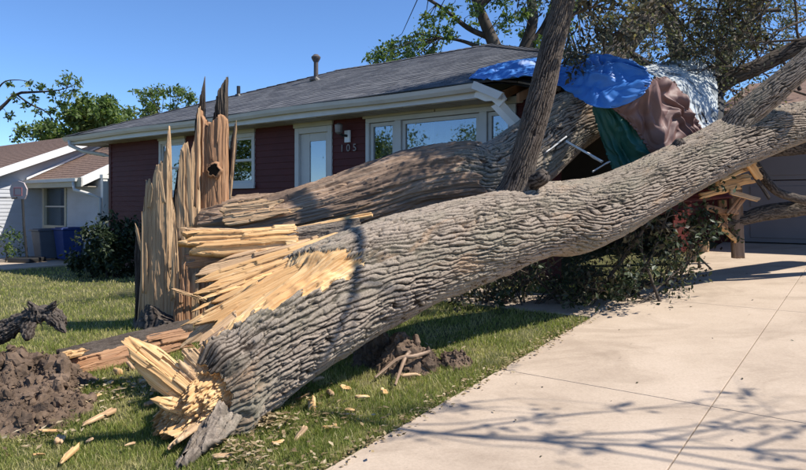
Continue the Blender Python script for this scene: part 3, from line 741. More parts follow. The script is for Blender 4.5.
# ------------------------------------------------------------------ the fallen tree
tree = thing('fallen_tree', 'huge fallen tree trunk with furrowed bark lying from lawn up onto house', 'tree', (0, 0, 0))
tp = [(190,414,3.98,.265), (228,378,4.18,.33), (285,328,4.52,.40), (350,287,4.88,.41), (450,248,5.5,.385), (540,221,6.1,.35), (575,217,6.33,.355), (620,201,6.6,.312), (700,160,7.15,.29), (750,136,7.45,.295), (806,121,7.75,.24), (880,98,8.2,.225), (960,75,8.7,.19)]
tpath = np.array([P(a, b, c) for a, b, c, r in tp]); trad = np.array([r for *_, r in tp])
def trunk_shape(RAD, I):
    th = (I['TH'] + math.pi) % (2*math.pi) - math.pi; l = I['L']; dg = np.degrees(th)
    jag = 9 * perlin(th * 6, l * 9, 2.2) + 5 * perlin(th * 30, l * 3, 7.)
    hi_ = 12 + 42 * sstep(0.1, 1.3, l) + jag; lo_ = -100 + 125 * sstep(.75, 1.45, l) + jag
    end = 1.42 + .1 * perlin(th * 14, 3.3)
    inside = np.minimum(np.minimum((hi_ - dg) / 60, (dg - lo_) / 60), (end - l) * 1.6)
    mask = sstep(-.02, .03, inside)
    fib = .8 * perlin(th * 9, l * 1.2, 4.) + .7 * np.round(perlin(th * 7 + 3, l * 1.0, 6.) * 2.5) + .4 * perlin(th * 55, l * 3.4, 8.) + .25 * perlin(th * 120, l * 10., 1.)
    torn = I['RR'] * (.93 - .22 * sstep(0, .55, inside)) + .014 * fib
    I['mask'] = mask
    I['shift'] = (.15 * np.sin(I['TH']) + .15 * np.cos(I['TH']) + .05 * perlin(th * 4, 1.) + .03 * perlin(th * 17, 2.)) * sstep(.75, 0., l)
    # root collar swelling at the broken end and the crotch of the upright limb
    I['ridge'] = np.where(mask > .5, 0, I['ridge'])
    bare = sstep(.34, .05, l) * (1 - mask)
    RAD = RAD - .010 * bare * I['ridge']
    RAD = RAD + .05 * np.exp(-((l - .12) / .1) ** 2) * (1 + .5 * np.sin(th * 3 + 1))
    I['ridge'] = I['ridge'] * (1 - .45 * bare)
    return RAD * (1 - mask) + torn * mask
v, f, at, info = bark_tube(tpath, trad, 1250, 420, .37, cw=.0245, cl=.26, depth=.026, skew=.15, seed=2.2, lump=.05, shape=trunk_shape)
fm = info['mask'].ravel()[f].mean(1) > .5
trunk = link('trunk', submesh('trunk', v, f, at, ~fm, M['bark']), tree)
tag(link('split_face', submesh('split_face', v, f, at, fm, M['wood_fresh']), trunk), 'bright torn sapwood where the stem ripped away')
# broken butt end: a fibrous, crumbled cap
def butt():
    ring = v[:420]; nr, nt_ = 80, 420; c0 = ring.mean(0)
    nn = np.zeros(3)
    for i in range(0, 420, 7): nn += np.cross(ring[i] - c0, ring[(i + 7) % 420] - c0)
    nn /= np.linalg.norm(nn)
    if nn @ info['T'][0] > 0: nn = -nn
    RH, TH = np.meshgrid(np.linspace(0, 1, nr), np.linspace(0, 2*math.pi, nt_, endpoint=False), indexing='ij')
    rel = (ring - c0)[None] * RH[..., None]; a, b = rel[..., 0] * 2.6, rel[..., 2] * 2.6
    h = .06 * (1 - RH**2) + .16 * np.abs(perlin(a * 3.2, b * 3.2, 1.)) * (1 - RH**4) + .10 * np.abs(perlin(a * 9, b * 6, 5.)) * (1 - RH**6) + .045 * perlin(a * 26, b * 15, 9.) * (1 - RH**8) + .02 * perlin(a * 60, b * 40, 3.)* (1 - RH**8)
    h = h - .07 * sstep(.5, .9, RH) * (1 - sstep(.93, 1., RH))
    V = c0 + rel * .985 + h[..., None] * nn
    gc = np.stack([a * .4, h * 1.0, b * .4], -1).reshape(-1, 3)
    return mesh_np('broken_end', V.reshape(-1, 3), tube_grid(nr, nt_), M['wood_fresh'], True, dict(gc=gc, ridge=np.full(nr*nt_, .5)))
link('broken_end', butt(), trunk)
CAMF = np.array((0.1, -1., .45))
def spl(p0, p1, wd, th, mat=None, facing=CAMF, parent=trunk, nm='splinter', **k):
    return slab_between(nm, P(*p0), P(*p1), wd, th, facing, mat or M['wood_fresh'], parent=parent, **k)
# long tongue of pale wood thrown out from the butt
spl((196, 398, 3.98), (123, 343, 3.82), .20, .10, hi=[.55, .86, 1.0, .97, .70], seed=3., tip=.4, jag=.03, nu=100, nv=100, grain=.004, steps=.010, gx=16)
spl((190, 384, 3.96), (142, 362, 3.84), .10, .05, hi=[.7, .95, 1.0, .6], seed=4., jag=.02, nu=36, grain=.005)
spl((186, 408, 3.92), (150, 396, 3.8), .10, .05, hi=[.5, 1.0, .8, .4], seed=5., jag=.02, nu=36, grain=.005)
spl((192, 424, 3.9), (168, 430, 3.78), .14, .06, hi=[.7, .9, 1.0, .5], seed=6.4, jag=.05, nu=36, grain=.005)
spl((205, 380, 4.0), (178, 352, 3.9), .18, .05, M['wood_tan'], hi=[.5, .8, 1.0, .9], seed=8., jag=.03, nu=36)
# flap of bark and sapwood hanging from the lower lip
spl((220, 408, 3.92), (180, 464, 3.53), .24, .07, [M['bark'], M['bark']], facing=(-.5, -1, .55), nm='bark_flap', hi=[.45, .85, 1.05, .9, .66, .4], seed=7., jag=.07, tip=.5, nu=70, nv=80, gx=16, gy=7, grain=.018, steps=.012, curve=-.09)
spl((198, 425, 3.86), (172, 446, 3.62), .12, .04, M['wood_tan'], facing=(-.5, -1, .3), hi=[.6, 1., .8], seed=7.7, jag=.04, nu=30)
# splinters raised along the tear
for q0, q1, wd_, hi_, sd_, mt_ in [((358, 246, 4.80), (206, 328, 4.30), .20, [.80, .97, 1.0, .92, 1.03, .88], 11., 'wood_fresh'), ((350, 246, 4.86), (196, 312, 4.40), .22, [.90, 1.04, .86, .97, .78, .93], 12., 'wood_fresh'),
                               ((340, 244, 4.93), (188, 292, 4.52), .20, [.72, .90, 1.0, .84, .98, .80], 13., 'wood_fresh'), ((320, 246, 4.98), (190, 276, 4.62), .18, [.86, .78, 1.0, .92, .70], 14., 'wood_tan')]:
    spl(q0, q1, wd_, .045, M[mt_], hi=hi_, seed=sd_, tip=.75, jag=.045, nu=120, nv=120, bend=-.02, steps=.009, grain=.003, gx=20)
spl((260, 286, 4.55), (182, 330, 4.4), .07, .03, hi=[.7, .9, 1.0], seed=15., tip=.3, jag=.03, nu=36, grain=.004)
spl((236, 308, 4.42), (178, 350, 4.3), .09, .03, hi=[.7, 1.0, .8], seed=16., tip=.3, jag=.03, nu=36, grain=.004, mat=M['wood_tan'])
spl((240, 318, 4.30), (196, 352, 4.12), .13, .03, hi=[.8, 1.0, .9, .7], seed=18., tip=.4, jag=.04, nu=40, mat=M['wood_tan'], grain=.004)
spl((230, 335, 4.22), (188, 366, 4.05), .14, .035, hi=[.8, 1.0, .85, .7], seed=19., tip=.4, jag=.04, nu=40, mat=M['wood_inner'], grain=.004)
rs_ = np.random.default_rng(61)
for i in range(12):                                            # hair-thin fibres standing off the tear
    t_ = rs_.random(); e0 = np.array((345 - 110*t_, 248 + 40*t_ + rs_.uniform(-6, 26)*t_, 4.84 - .28*t_)); ang = rs_.normal()*.12
    ln_ = rs_.uniform(22, 60); e1 = e0 + np.array((-math.cos(.42 + ang)*ln_, math.sin(.42 + ang)*ln_, -.14 - .05*rs_.random()))
    spl(tuple(e0), tuple(e1), rs_.uniform(.010, .03), .008, M['wood_fresh'] if i % 3 else M['wood_tan'], hi=[.8, 1., .7], seed=300. + i, tip=.2, jag=.02, nu=8, nv=14, grain=.002, bend=rs_.uniform(-.02, .03))
# the slab that still hangs on the top of the trunk: bark above, wood below
ts = spl((360, 226, 5.12), (254, 244, 4.95), .15, .09, M['bark'], facing=(0, -1, .5), nm='torn_strip', hi=[1, 1, 1, 1], seed=21., tip=1., jag=.02, nu=44, nv=120, gx=26, gy=6)
spl((296, 238, 5.0), (182, 246, 4.75), .22, .10, facing=(0, -1, .5), nm='torn_slab', hi=[.7, .95, .82, 1.02, .88, .96], seed=22., tip=.9, jag=.06, nu=90, nv=80, steps=.011, grain=.004, gx=16)
spl((285, 249, 5.0), (183, 263, 4.78), .12, .06, M['wood_heart'], facing=(0, -1, -.2), nm='torn_slab', hi=[.95, 1.0, .97, 1.0], seed=23., tip=.9, jag=.05, nu=60, grain=.004, steps=.008)
spl((250, 233, 4.92), (178, 229, 4.8), .05, .03, M['wood_tan'], nm='splinter', hi=[.6, 1., .8], seed=24., tip=.2, jag=.05, nu=26)
spl((372, 214, 5.22), (262, 236, 5.05), .05, .03, M['wood_fresh'], nm='splinter', facing=(0, -1, 1), hi=[.9, 1., .8], seed=25., tip=.4, jag=.03, nu=30)

def limb(name, pts, r0, nl, nt_, mat, cw=.03, cl=.1, depth=.009, seed=0., lump=.06, label=None):
    path = np.array([P(*p[:3]) if len(p) == 4 else p[:3] for p in pts]); rad = [p[-1] for p in pts]
    v, f, at, I = bark_tube(path, rad, nl, nt_, r0, cw, cl, depth, .1, seed, lump)
    o = link(name, mesh_np(name, v, f, mat, True, at), tree)
    if label: o['label'] = label
    return I
limb('limb', [(510,208,5.95,.22), (517,185,5.93,.148), (526,150,5.92,.12), (541,95,5.95,.119), (553,45,6.0,.111), (564,0,6.05,.10), (575,-70,6.1,.095), (592,-150,6.2,.085), (610,-230,6.3,.06)], .16, 620, 190, M['bark_limb'], .022, .2, .010, 5., .07, 'upright limb rising past the roof')
limb('limb', [(722,150,7.3,.2), (742,119,7.25,.165), (772,92,7.2,.145), (806,63,7.15,.13), (860,15,7.1,.115), (930,-50,7.0,.1)], .17, 400, 170, M['bark'], .022, .2, .011, 9., .06, 'upper fork of the trunk')
limb('limb', [(690,124,9.3,.10), (722,84,9.2,.12), (760,66,9.1,.11), (806,43,9.0,.10), (860,22,8.9,.09), (930,0,8.8,.05)], .12, 240, 70, M['bark_limb'], .035, .12, .01, 13.)
limb('limb', [(590,112,9.6,.24), (606,72,9.7,.21), (628,38,9.8,.2), (658,4,9.9,.18), (700,-50,10,.14), (740,-110,10.2,.08)], .2, 320, 110, M['bark'], .03, .2, .012, 17., .05, 'pale limb rising behind the tarps')
limb('limb', [(684,172,7.8,.12), (716,158,7.9,.10), (748,152,8.0,.095), (780,149,8.0,.09), (806,147,8.1,.09), (880,140,8.2,.07)], .1, 240, 64, M['bark_dark'], .03, .1, .008, 21.)
limb('limb', [(748,153,8.0,.055), (760,172,7.95,.055), (775,190,7.9,.05), (792,197,7.9,.05), (812,200,7.9,.05), (870,196,8.0,.03)], .05, 200, 40, M['bark_dark'], .025, .08, .006, 23.)
limb('limb', [(715,226,8.1,.03), (735,222,8.1,.06), (765,213,8.1,.095), (806,207,8.1,.10), (880,190,8.1,.11), (960,170,8.2,.12)], .1, 260, 64, M['bark_limb'], .03, .1, .01, 27.)
limb('limb', [(540,196,6.4,.07), (556,191,6.45,.065), (580,188,6.6,.06), (606,187,6.8,.055)], .06, 120, 50, M['bark_limb'], .03, .1, .006, 29.)
limb('branch_stub', [(520,190,5.98,.08), (534,182,5.85,.075), (541,178,5.8,.07), (545,175,5.76,.06), (546.2,174,5.75,.012)], .07, 90, 60, M['bark_dark'], .03, .1, .006, 31.)
limb('branch_stub', [(664,178,7.05,.12), (671,160,7.0,.10), (678,148,6.95,.08), (681,141,6.93,.055), (682,139,6.92,.012)], .09, 90, 60, M['bark_dark'], .03, .1, .006, 33.)
# finer crown: branches and wilted leaves
lines, tips = [], []
r_ = np.random.default_rng(41)
def spray(px, py, d, dirv, length, rad, depth, **k): grow(r_, P(px, py, d), dirv, length, rad, depth, lines, tips, **k)
for px, py, d, dv, ln, dp in [(625,42,9.8,(-.5,.1,.5),1.3,2), (650,15,9.9,(.7,-.2,.5),1.4,2), (640,25,9.8,(-.6,-.3,.7),1.2,2), (690,-30,9.9,(.6,.1,-.1),1.5,2), (760,66,9.1,(-.4,.2,.9),1.3,2), (800,45,9.,(-.3,-.2,.8),1.2,2), (740,75,9.1,(-.8,.1,.6),1.2,2),
                              (700,40,11.5,(.6,.1,.5),1.7,3), (760,20,12,(-.5,.1,.4),1.7,3), (660,60,12,(.4,.1,.6),1.6,3), (800,90,11,(-.3,.2,.8),1.5,3), (600,60,10.6,(.1,.2,.9),1.3,2), (720,115,10.5,(.2,.1,.9),1.2,3), (780,10,10,(-.7,0,-.2),1.5,3), (700,-40,9,(.3,-.2,-.6),1.3,2), (800,-20,8.6,(-.8,.1,-.3),1.3,2),
                              (560,-60,8.5,(.3,.1,-.1),1.2,2), (600,-90,8.4,(-.6,.1,.1),1.2,2), (640,-60,8.6,(-.7,.1,.3),1.2,2), (540,-110,8.7,(-.3,-.1,-.3),1.2,2), (610,-40,9,(-.5,-.3,.2),1.0,2), (580,-110,7.9,(.2,.1,.1),1.1,2), (620,-130,8.0,(-.3,.1,-.2),1.1,2), (500,-150,7.8,(.3,.1,-.2),1.1,2), (530,-190,7.6,(-.3,.1,-.1),1.1,2), (650,-150,8.2,(-.5,.1,.1),1.2,2), (700,-140,8.2,(-.6,.1,.1),1.2,2), (610,-80,6.9,(.3,.1,.2),.9,2), (640,-110,7.0,(-.2,.1,.2),.9,2), (670,-90,6.9,(.2,.1,.3),.9,2), (700,-120,7.1,(-.3,.1,.2),.9,2), (730,-110,7.1,(.2,.1,.2),.9,2), (760,-140,7.2,(-.3,.1,.1),.9,2), (650,-170,7.0,(.2,.1,-.1),.9,2), (590,-130,6.8,(.1,.2,.1),.9,2), (715,-170,7.0,(-.2,-.1,.1),.9,2),
                              (575,-60,6.2,(.5,.2,-.1),.9,2), (560,20,6.1,(.7,.4,.3),.6,1), (590,-60,7.5,(-.1,.2,-.8),.9,2), (570,20,8.4,(-.1,.1,-.6),.6,2), (610,30,8.6,(-.3,0,-.5),.6,2), (860,15,7.4,(-.6,.1,.5),1.0,2)]:
    spray(px, py, d, dv, ln, .022 if dp < 3 else .035, dp, spread=.55, wig=.2, kids=(3, 5), grav=.02)
bare_tips = []
for px, py, d, dv, ln_ in [(806,60,9.2,(-1,.1,.35),1.3), (800,40,8.7,(-1,0,.1),1.5), (720,84,9.1,(.4,-.2,.6),1.0), (660,0,9.4,(.5,-.3,-.6),1.0), (690,-10,9.2,(.2,-.3,-.9),.9), (730,-20,9.2,(-.2,-.2,-.9),1.1), (780,-20,8.8,(-.5,-.1,-.7),1.2), (806,20,8.4,(-.9,.1,-.2),1.2), (750,70,9.0,(-.9,-.1,.2),.9), (806,95,9.6,(-1,.1,.25),1.2), (640,-10,8.8,(.1,-.2,-.8),.8)]:
    grow(r_, P(px, py, d), dv, ln_, .018, 2, lines, bare_tips, spread=.4, wig=.22, kids=(2, 4), grav=.03)
link('twigs', tubes_np('twigs', lines, M['bark_limb'], 5), tree)['kind'] = 'stuff'
tc = np.array([t[0] for t in tips]); td = np.array([t[1] for t in tips])
rep = 13; C = np.repeat(tc, rep, 0) + .10 * r_.normal(size=(len(tc)*rep, 3))
lm = link('foliage', leaf_mesh('foliage', C, .058, M['leaf_olive'], 5), tree); lm['kind'] = 'stuff'
nf = (tc[:, 1] < 9.2)
C = np.repeat(tc[nf], 8, 0) + .08 * r_.normal(size=(nf.sum()*8, 3))
link('wilted_leaves', leaf_mesh('wilted_leaves', C, .10, M['leaf_wilted'], 6, aspect=.35), tree)['kind'] = 'stuff'
# the long side limb whose leafy twigs throw shadows over the driveway
lines, tips = [], []; r_ = np.random.default_rng(77)
main = spline([(1.85,6.2,5.0), (2.2,4.9,5.1), (2.6,3.7,4.7), (3.3,3.2,4.4), (4.2,2.95,4.25), (5.3,2.75,4.1)], 24)[0]
lines.append((main, np.linspace(.042, .009, 24)))
for i in (10, 12, 13, 15, 17, 19, 21, 23):
    for sgn in (-1, 1):
        grow(r_, main[i], (1.0, sgn * r_.uniform(.1, .6), .12 * r_.normal()), r_.uniform(.8, 1.5), .014, 1, lines, tips, spread=.34, wig=.09, kids=(2, 3), shrink=.55)
link('side_branch', tubes_np('side_branch', lines, M['bark_limb'], 6), tree)['kind'] = 'stuff'
tc = np.array([t[0] for t in tips])[3::6]
C = np.repeat(tc, 12, 0) + .06 * r_.normal(size=(len(tc)*12, 3))
link('wilted_leaves', leaf_mesh('wilted_leaves', C, .09, M['leaf_wilted'], 9, aspect=.4), tree)['kind'] = 'stuff'

# ------------------------------------------------------------------ the second half of the trunk, stripped of bark, lying against the house
lg = thing('split_log', 'brown stripped half trunk lying behind the main trunk against the front windows', 'log')
lp = [(205,234,7.1,.34), (240,232,7.12,.40), (294,226,7.2,.43), (370,204,7.35,.45), (412,190,7.45,.46), (454,183,7.55,.47), (490,180,7.65,.44), (525,158,7.85,.40), (556,132,8.05,.385), (580,117,8.15,.36), (600,108,8.25,.3)]
lpath = np.array([P(a, b, c) for a, b, c, r in lp]); lrad = np.array([r for *_, r in lp])
def log_shape(RAD, I):
    th = I['TH']; l = I['L']; tot = l.max()
    th2 = (th + math.pi) % (2*math.pi) - math.pi
    mask = sstep(.02, -.02, l - (tot - 2.0 + .35 * np.cos(th * 2 + 1) + .3 * perlin(th * 3, l * 2, 4.)))
    flat = 1 - .10 * sstep(.2, .9, np.cos(th2 - .9)) * sstep(3.2, .6, l)
    fib = fbm(th * 2.5, l * 1.3, 4., 3) * .035 + .018 * (.3 - np.abs(perlin(th * 13 + .8 * np.sin(l * 2), l * 1.5, 8.))) + .009 * (.3 - np.abs(perlin(th * 40, l * 3., 1.))) + .006 * fbm(th * 60, l * 16., 1., 2) - .035 * sstep(.07, .0, np.abs(perlin(th * 4 + 7, l * .6, 2.))) + .014 * np.round(perlin(th * 8, l * .7, 12.) * 2.5)
    I['mask'] = mask
    endj = sstep(.14, .0, l) * .3 * np.abs(perlin(th * 9, 2.))
    return RAD * (1 - mask) + mask * (I['RR'] * flat * (1 - endj) + fib)
v, f, at, info2 = bark_tube(lpath, lrad, 720, 340, .42, cw=.03, cl=.25, depth=.022, skew=.1, seed=6.6, lump=.07, shape=log_shape)
fm = info2['mask'].ravel()[f].mean(1) > .5
lo_ = link('stripped_wood', submesh('stripped_wood', v, f, at, fm, M['wood_inner']), lg)
link('bark', submesh('bark', v, f, at, ~fm, M['bark']), lg)
m = MB(); ce = v[:340].mean(0); m.add([ce] + [tuple(p) for p in v[:340:4]], [(0, i + 1, (i + 1) % 85 + 1) for i in range(85)]); me_o = m.build('broken_end', M['wood_inner'], lg)
slab_between('torn_wood', P(222, 216, 6.72), P(300, 203, 6.78), .26, .05, (.1, -1, .5), M['wood_tan'], parent=lg, hi=[.55, .8, .7, 1., .6], lo=[.05, -.02, .04, .0, .06], seed=91., jag=.06, nu=80, nv=80, tip=.3, steps=.009, grain=.005)
slab_between('torn_wood', P(240, 232, 6.72), P(380, 200, 6.88), .12, .04, (.1, -1, .5), M['wood_inner'], parent=lg, hi=[.7, 1., .8], seed=92., jag=.06, nu=50, nv=80, tip=.3, steps=.008, grain=.005)
# ------------------------------------------------------------------ the shattered stump
SX, SY = P(180, 330, 7.0)[0], 7.0; SZ = gz(SX, SY)
st = thing('shattered_stump', 'tall splintered tree stump with two dark spikes and a knot hole', 'stump', (SX, SY, SZ))
def stump_slab(name, pts_hi, lo_y, d, thick, mat, yaw=0., **k):
    """outline given in photo pixels: pts_hi [(px, py)] along the torn top; lo_y the foot row"""
    s = d / FPX; mid = .5 * (pts_hi[0][0] + pts_hi[-1][0])
    O = P(mid, lo_y, d) - np.array((SX, SY, SZ))
    xs = [(a - mid) * s for a, b in pts_hi]; hi = [(lo_y - b) * s for a, b in pts_hi]
    X = np.array((math.cos(yaw), math.sin(yaw), 0)); return slab(name, O, X, (0, 0, 1), xs, np.zeros(len(xs)) - .1, hi, thick, mat, parent=st, **k)
stump_slab('slab', [(136,300),(138,236),(141,214),(145,180),(149,179),(152,190),(157,167),(161,163),(164,158),(167,140),(169,124),(170.5,150),(171,195),(174,214),(176,258)], 336, 6.85, .12, [M['wood_tan'], M['bark_dark']], -.15, nu=150, nv=90, grain=.004, steps=.006, seed=1.5, jag=.03, tip=.3, curve=-.06, gx=30)['label'] = 'pale slab with one needle spike'
stump_slab('slab', [(175,230),(177,205),(179,170),(181,150),(185,140),(188,138),(190,150),(194,138),(198,106),(200,104)], 336, 6.95, .14, [M['wood_tan'], M['bark_dark']], .25, nu=90, nv=90, grain=.005, steps=.008, seed=2.5, jag=.035, tip=.4, gx=26)
stump_slab('slab', [(193,160),(196,128),(201,112),(205,118),(207,126),(212,124),(217,118),(222,112),(226,118),(227,132),(228,146),(227,190)], 336, 7.05, .2, [M['wood_heart'], M['bark_dark']], -.1, nu=120, nv=100, grain=.005, steps=.007, seed=3.5, jag=.04, tip=.6, curve=-.05, gx=22)
stump_slab('spike', [(195,120),(199,104),(203,84),(205,74),(208,65),(211,58),(214,58),(215.5,78),(212.5,96),(208,112),(205,124)], 190, 7.1, .1, [M['bark_dark'], M['bark_dark']], .1, nu=60, nv=70, grain=.02, seed=4.5, jag=.02, tip=.75)
stump_slab('spike', [(211,128),(215,108),(220,93),(224,84),(229,72),(233,62),(237,60),(239.5,76),(233,94),(230,108),(228,124)], 190, 7.12, .1, [M['bark_limb'], M['bark_dark']], -.1, nu=60, nv=70, grain=.02, seed=5.5, jag=.02, tip=.75)
spl2 = lambda p0, p1, wd, th, mat, **k: slab_between(k.pop('nm', 'splinter'), P(*p0) - np.array((SX, SY, SZ)), P(*p1) - np.array((SX, SY, SZ)), wd, th, (0, -1, .1), mat, parent=st, **k)
spl2((222, 245, 7.2), (237, 119, 7.1), .075, .05, [M['bark_dark'], M['bark_dark']], nm='bark_strip', hi=[.86, 1., .9, .8], seed=6., jag=.03, nu=30, tip=.4)
spl2((228, 215, 7.15), (236, 121, 7.05), .03, .03, M['wood_tan'], hi=[.8, 1., .9], seed=6.6, jag=.03, nu=20, tip=.4)
spl2((180, 330, 6.8), (173, 205, 6.75), .05, .03, M['wood_tan'], hi=[.7, 1., .8], seed=7., jag=.04, nu=26, tip=.2)
spl2((206, 300, 6.8), (172, 289, 6.5), .035, .025, M['wood_tan'], hi=[.8, 1., .9], seed=8., jag=.02, nu=20, tip=.5)
for i, (a, b, c) in enumerate([(186,262,6.75), (194,268,6.8), (201,258,6.85), (208,272,6.9), (179,290,6.7)]):
    spl2((a, 345, c), (a + (-2, 1, 3, 2, -1)[i], b, c), .10, .06, [M['wood_heart'], M['wood_tan'], M['wood_heart'], M['wood_tan'], M['wood_heart']][i], hi=[.75, .95, 1., .85], seed=30. + i, jag=.05, nu=34, tip=.4)
rs_ = np.random.default_rng(71)
for i in range(20):
    px_a = rs_.uniform(138, 200); top_ = np.interp(px_a, [138, 150, 165, 172, 182, 200, 226], [228, 190, 172, 220, 150, 112, 116]) + rs_.uniform(-14, 40); d_ = rs_.uniform(6.74, 7.0)
    ln_ = rs_.uniform(25, 90); spl2((px_a + rs_.normal()*2, top_ + ln_, d_), (px_a + rs_.normal()*4, top_, d_ - rs_.uniform(0, .08)), rs_.uniform(.012, .045), .012, M[['wood_tan', 'wood_heart'][int(px_a > 194)]], hi=[.75, 1., .8], seed=400. + i, jag=.03, nu=9, nv=16, tip=.2, grain=.003, steps=.0)
spl2((139, 345, 6.93), (138, 225, 6.95), .07, .06, M['bark_dark'], nm='bark_strip', hi=[.8, 1., .9], seed=471., jag=.05, nu=24, tip=.6, gy=5)
spl2((177, 345, 7.0), (178, 170, 7.05), .09, .06, M['bark_dark'], nm='bark_strip', hi=[.85, 1., .8], seed=472., jag=.05, nu=24, tip=.5, gy=5)  # dark slab put in for the shade of the recess between slabs
spl2((228, 250, 7.12), (228, 138, 7.15), .06, .06, M['bark_dark'], nm='bark_strip', hi=[.85, 1., .9], seed=473., jag=.05, nu=24, tip=.5, gy=5)
# rear shell of bark that the slabs stand in
v, f, at, _ = bark_tube([(0.1, .25, -.3), (.1, .25, 0), (.1, .26, .35), (.12, .28, .8)], [.78, .66, .56, .5], 160, 220, .6, .05, .16, .025, .0, 8., .08, lambda RAD, I: RAD)
topz = .14 + .12 * np.sin(np.linspace(0, 2*math.pi, 220, endpoint=False) * 3 + 1) + .12 * perlin(np.linspace(0, 14, 220), 3.)
vv = v.reshape(160, 220, 3); vv[..., 2] = np.minimum(vv[..., 2], topz[None])
link('bark_shell', mesh_np('bark_shell', vv.reshape(-1, 3), f, M['bark_dark'], True, at), st)
# knot hole: pit shade painted as a flat black face, lip of callus wood
kc = P(213.5, 170, 6.93) - np.array((SX, SY, SZ))
m = MB(); nn = 18
for rad_, yy in ((.085, .0), (.075, -.028), (.055, -.02)): pass
ring = lambda rad_, y_: [(kc[0] + rad_ * math.cos(2*math.pi*i/nn) * (1 + .22*math.sin(2.3*i + 1) + .1*math.sin(5.1*i)), kc[1] + y_, kc[2] + rad_ * 1.08 * math.sin(2*math.pi*i/nn) * (1 + .2*math.cos(1.7*i) + .1*math.sin(4.3*i))) for i in range(nn)]
rs = [ring(.085, .04), ring(.072, .002), ring(.060, -.002), ring(.05, .04)]
m.add(sum(rs, []), [(j*nn+i, j*nn+(i+1) % nn, (j+1)*nn+(i+1) % nn, (j+1)*nn+i) for j in range(3) for i in range(nn)]); kn = m.build('knot', M['wood_heart'], st, smooth=True)
m = MB(); m.add(ring(.059, .0), [tuple(range(nn))]); m.build('hole', mat_plain('knot_shade_black', (.012, .01, .008), .95, .3, 20, .05), kn)

# ------------------------------------------------------------------ slab of trunk on the grass in front of the stump
gl = thing('fallen_slab', 'split trunk slab lying on the grass in front of the stump', 'log')
slab_between('wood', P(62, 374, 5.3), P(192, 340, 6.0), .34, .16, (.1, -1, .28), [M['wood_heart'], M['bark_dark']], parent=gl, hi=[.90, 1., .93, 1.02, .88], lo=[.16, .02, .08, -.04, .12], seed=61., jag=.06, nu=90, nv=150, tip=.9, gx=20, steps=.016, grain=.010, curve=-.05)
slab_between('bark', P(60, 358, 5.38), P(190, 327, 6.05), .2, .1, (.1, -.4, 1), M['bark_dark'], parent=gl, seed=62., jag=.04, nu=44, nv=120, tip=.9, gx=24, gy=8, grain=.014)
slab_between('splinter', P(120, 362, 5.6), P(186, 344, 5.95), .12, .05, (.1, -1, .4), M['wood_tan'], parent=gl, hi=[.8, 1., .9, .7], seed=63., jag=.05, nu=40, tip=.5)
slab_between('splinter', P(60, 357, 5.3), P(86, 350, 5.35), .09, .02, (.1, -1, .8), M['wood_fresh'], parent=gl, hi=[.7, 1., .8], seed=64., jag=.05, nu=30, tip=.4)
# torn root reaching in from the left
rt = thing('torn_root', 'dark knobbly torn root sticking up beside the soil heap', 'root')
def root_tube(pts, r0, seed, nl=200, nt_=60):
    path = np.array([P(*p[:3]) for p in pts]); v, f, at, I = bark_tube(path, [p[3] for p in pts], nl, nt_, r0, .022, .09, .012, .1, seed, .1, lambda RAD, I: RAD + I['RR'] * (.34 * fbm(np.cos(I['TH'])*1.3 + seed, np.sin(I['TH'])*1.3, I['L']*13, 3) + .16 * fbm(np.cos(I['TH'])*3 + seed, np.sin(I['TH'])*3, I['L']*34, 2))); return mesh_np('root', v, f, M['bark_dark'], True, at)
link('root', root_tube([(-30,350,5.4,.05), (0,337,5.4,.055), (20,324,5.4,.05), (34,317,5.4,.065), (46,314,5.4,.06), (57,319,5.4,.055), (64,323,5.4,.035), (66,323,5.4,.012)], .09, 3.), rt)
link('root_fork', root_tube([(-20,330,5.5,.03), (5,325,5.5,.045), (25,317,5.45,.05), (40,312,5.4,.05)], .05, 7., 120, 40), rt)
link('root_fork', root_tube([(30,325,5.3,.05), (28,332,5.25,.045), (27,338,5.2,.03), (27,341,5.2,.005)], .04, 9., 60, 30), rt)
link('root_fork', root_tube([(44,316,5.4,.04), (50,309,5.38,.03), (54,304,5.36,.018), (56,301,5.35,.004)], .03, 15., 60, 30), rt)
link('root_fork', root_tube([(36,318,5.38,.04), (34,309,5.36,.028), (30,304,5.35,.018), (28,301,5.34,.004)], .03, 17., 60, 30), rt)
link('root_fork', root_tube([(50,318,5.36,.04), (60,327,5.3,.03), (64,331,5.28,.015), (65,333,5.27,.004)], .03, 19., 60, 30), rt)
ln = []
r_ = np.random.default_rng(4)
for i in range(16): 
    tt = []; grow(r_, P(r_.uniform(25, 60), r_.uniform(308, 320), 5.35), (r_.normal()*.6, r_.normal()*.5, .7 if r_.random() < .6 else -.6), r_.uniform(.06, .14), .006, 0, ln, tt, wig=.4)
link('rootlets', tubes_np('rootlets', ln, M['bark_dark'], 5), rt)

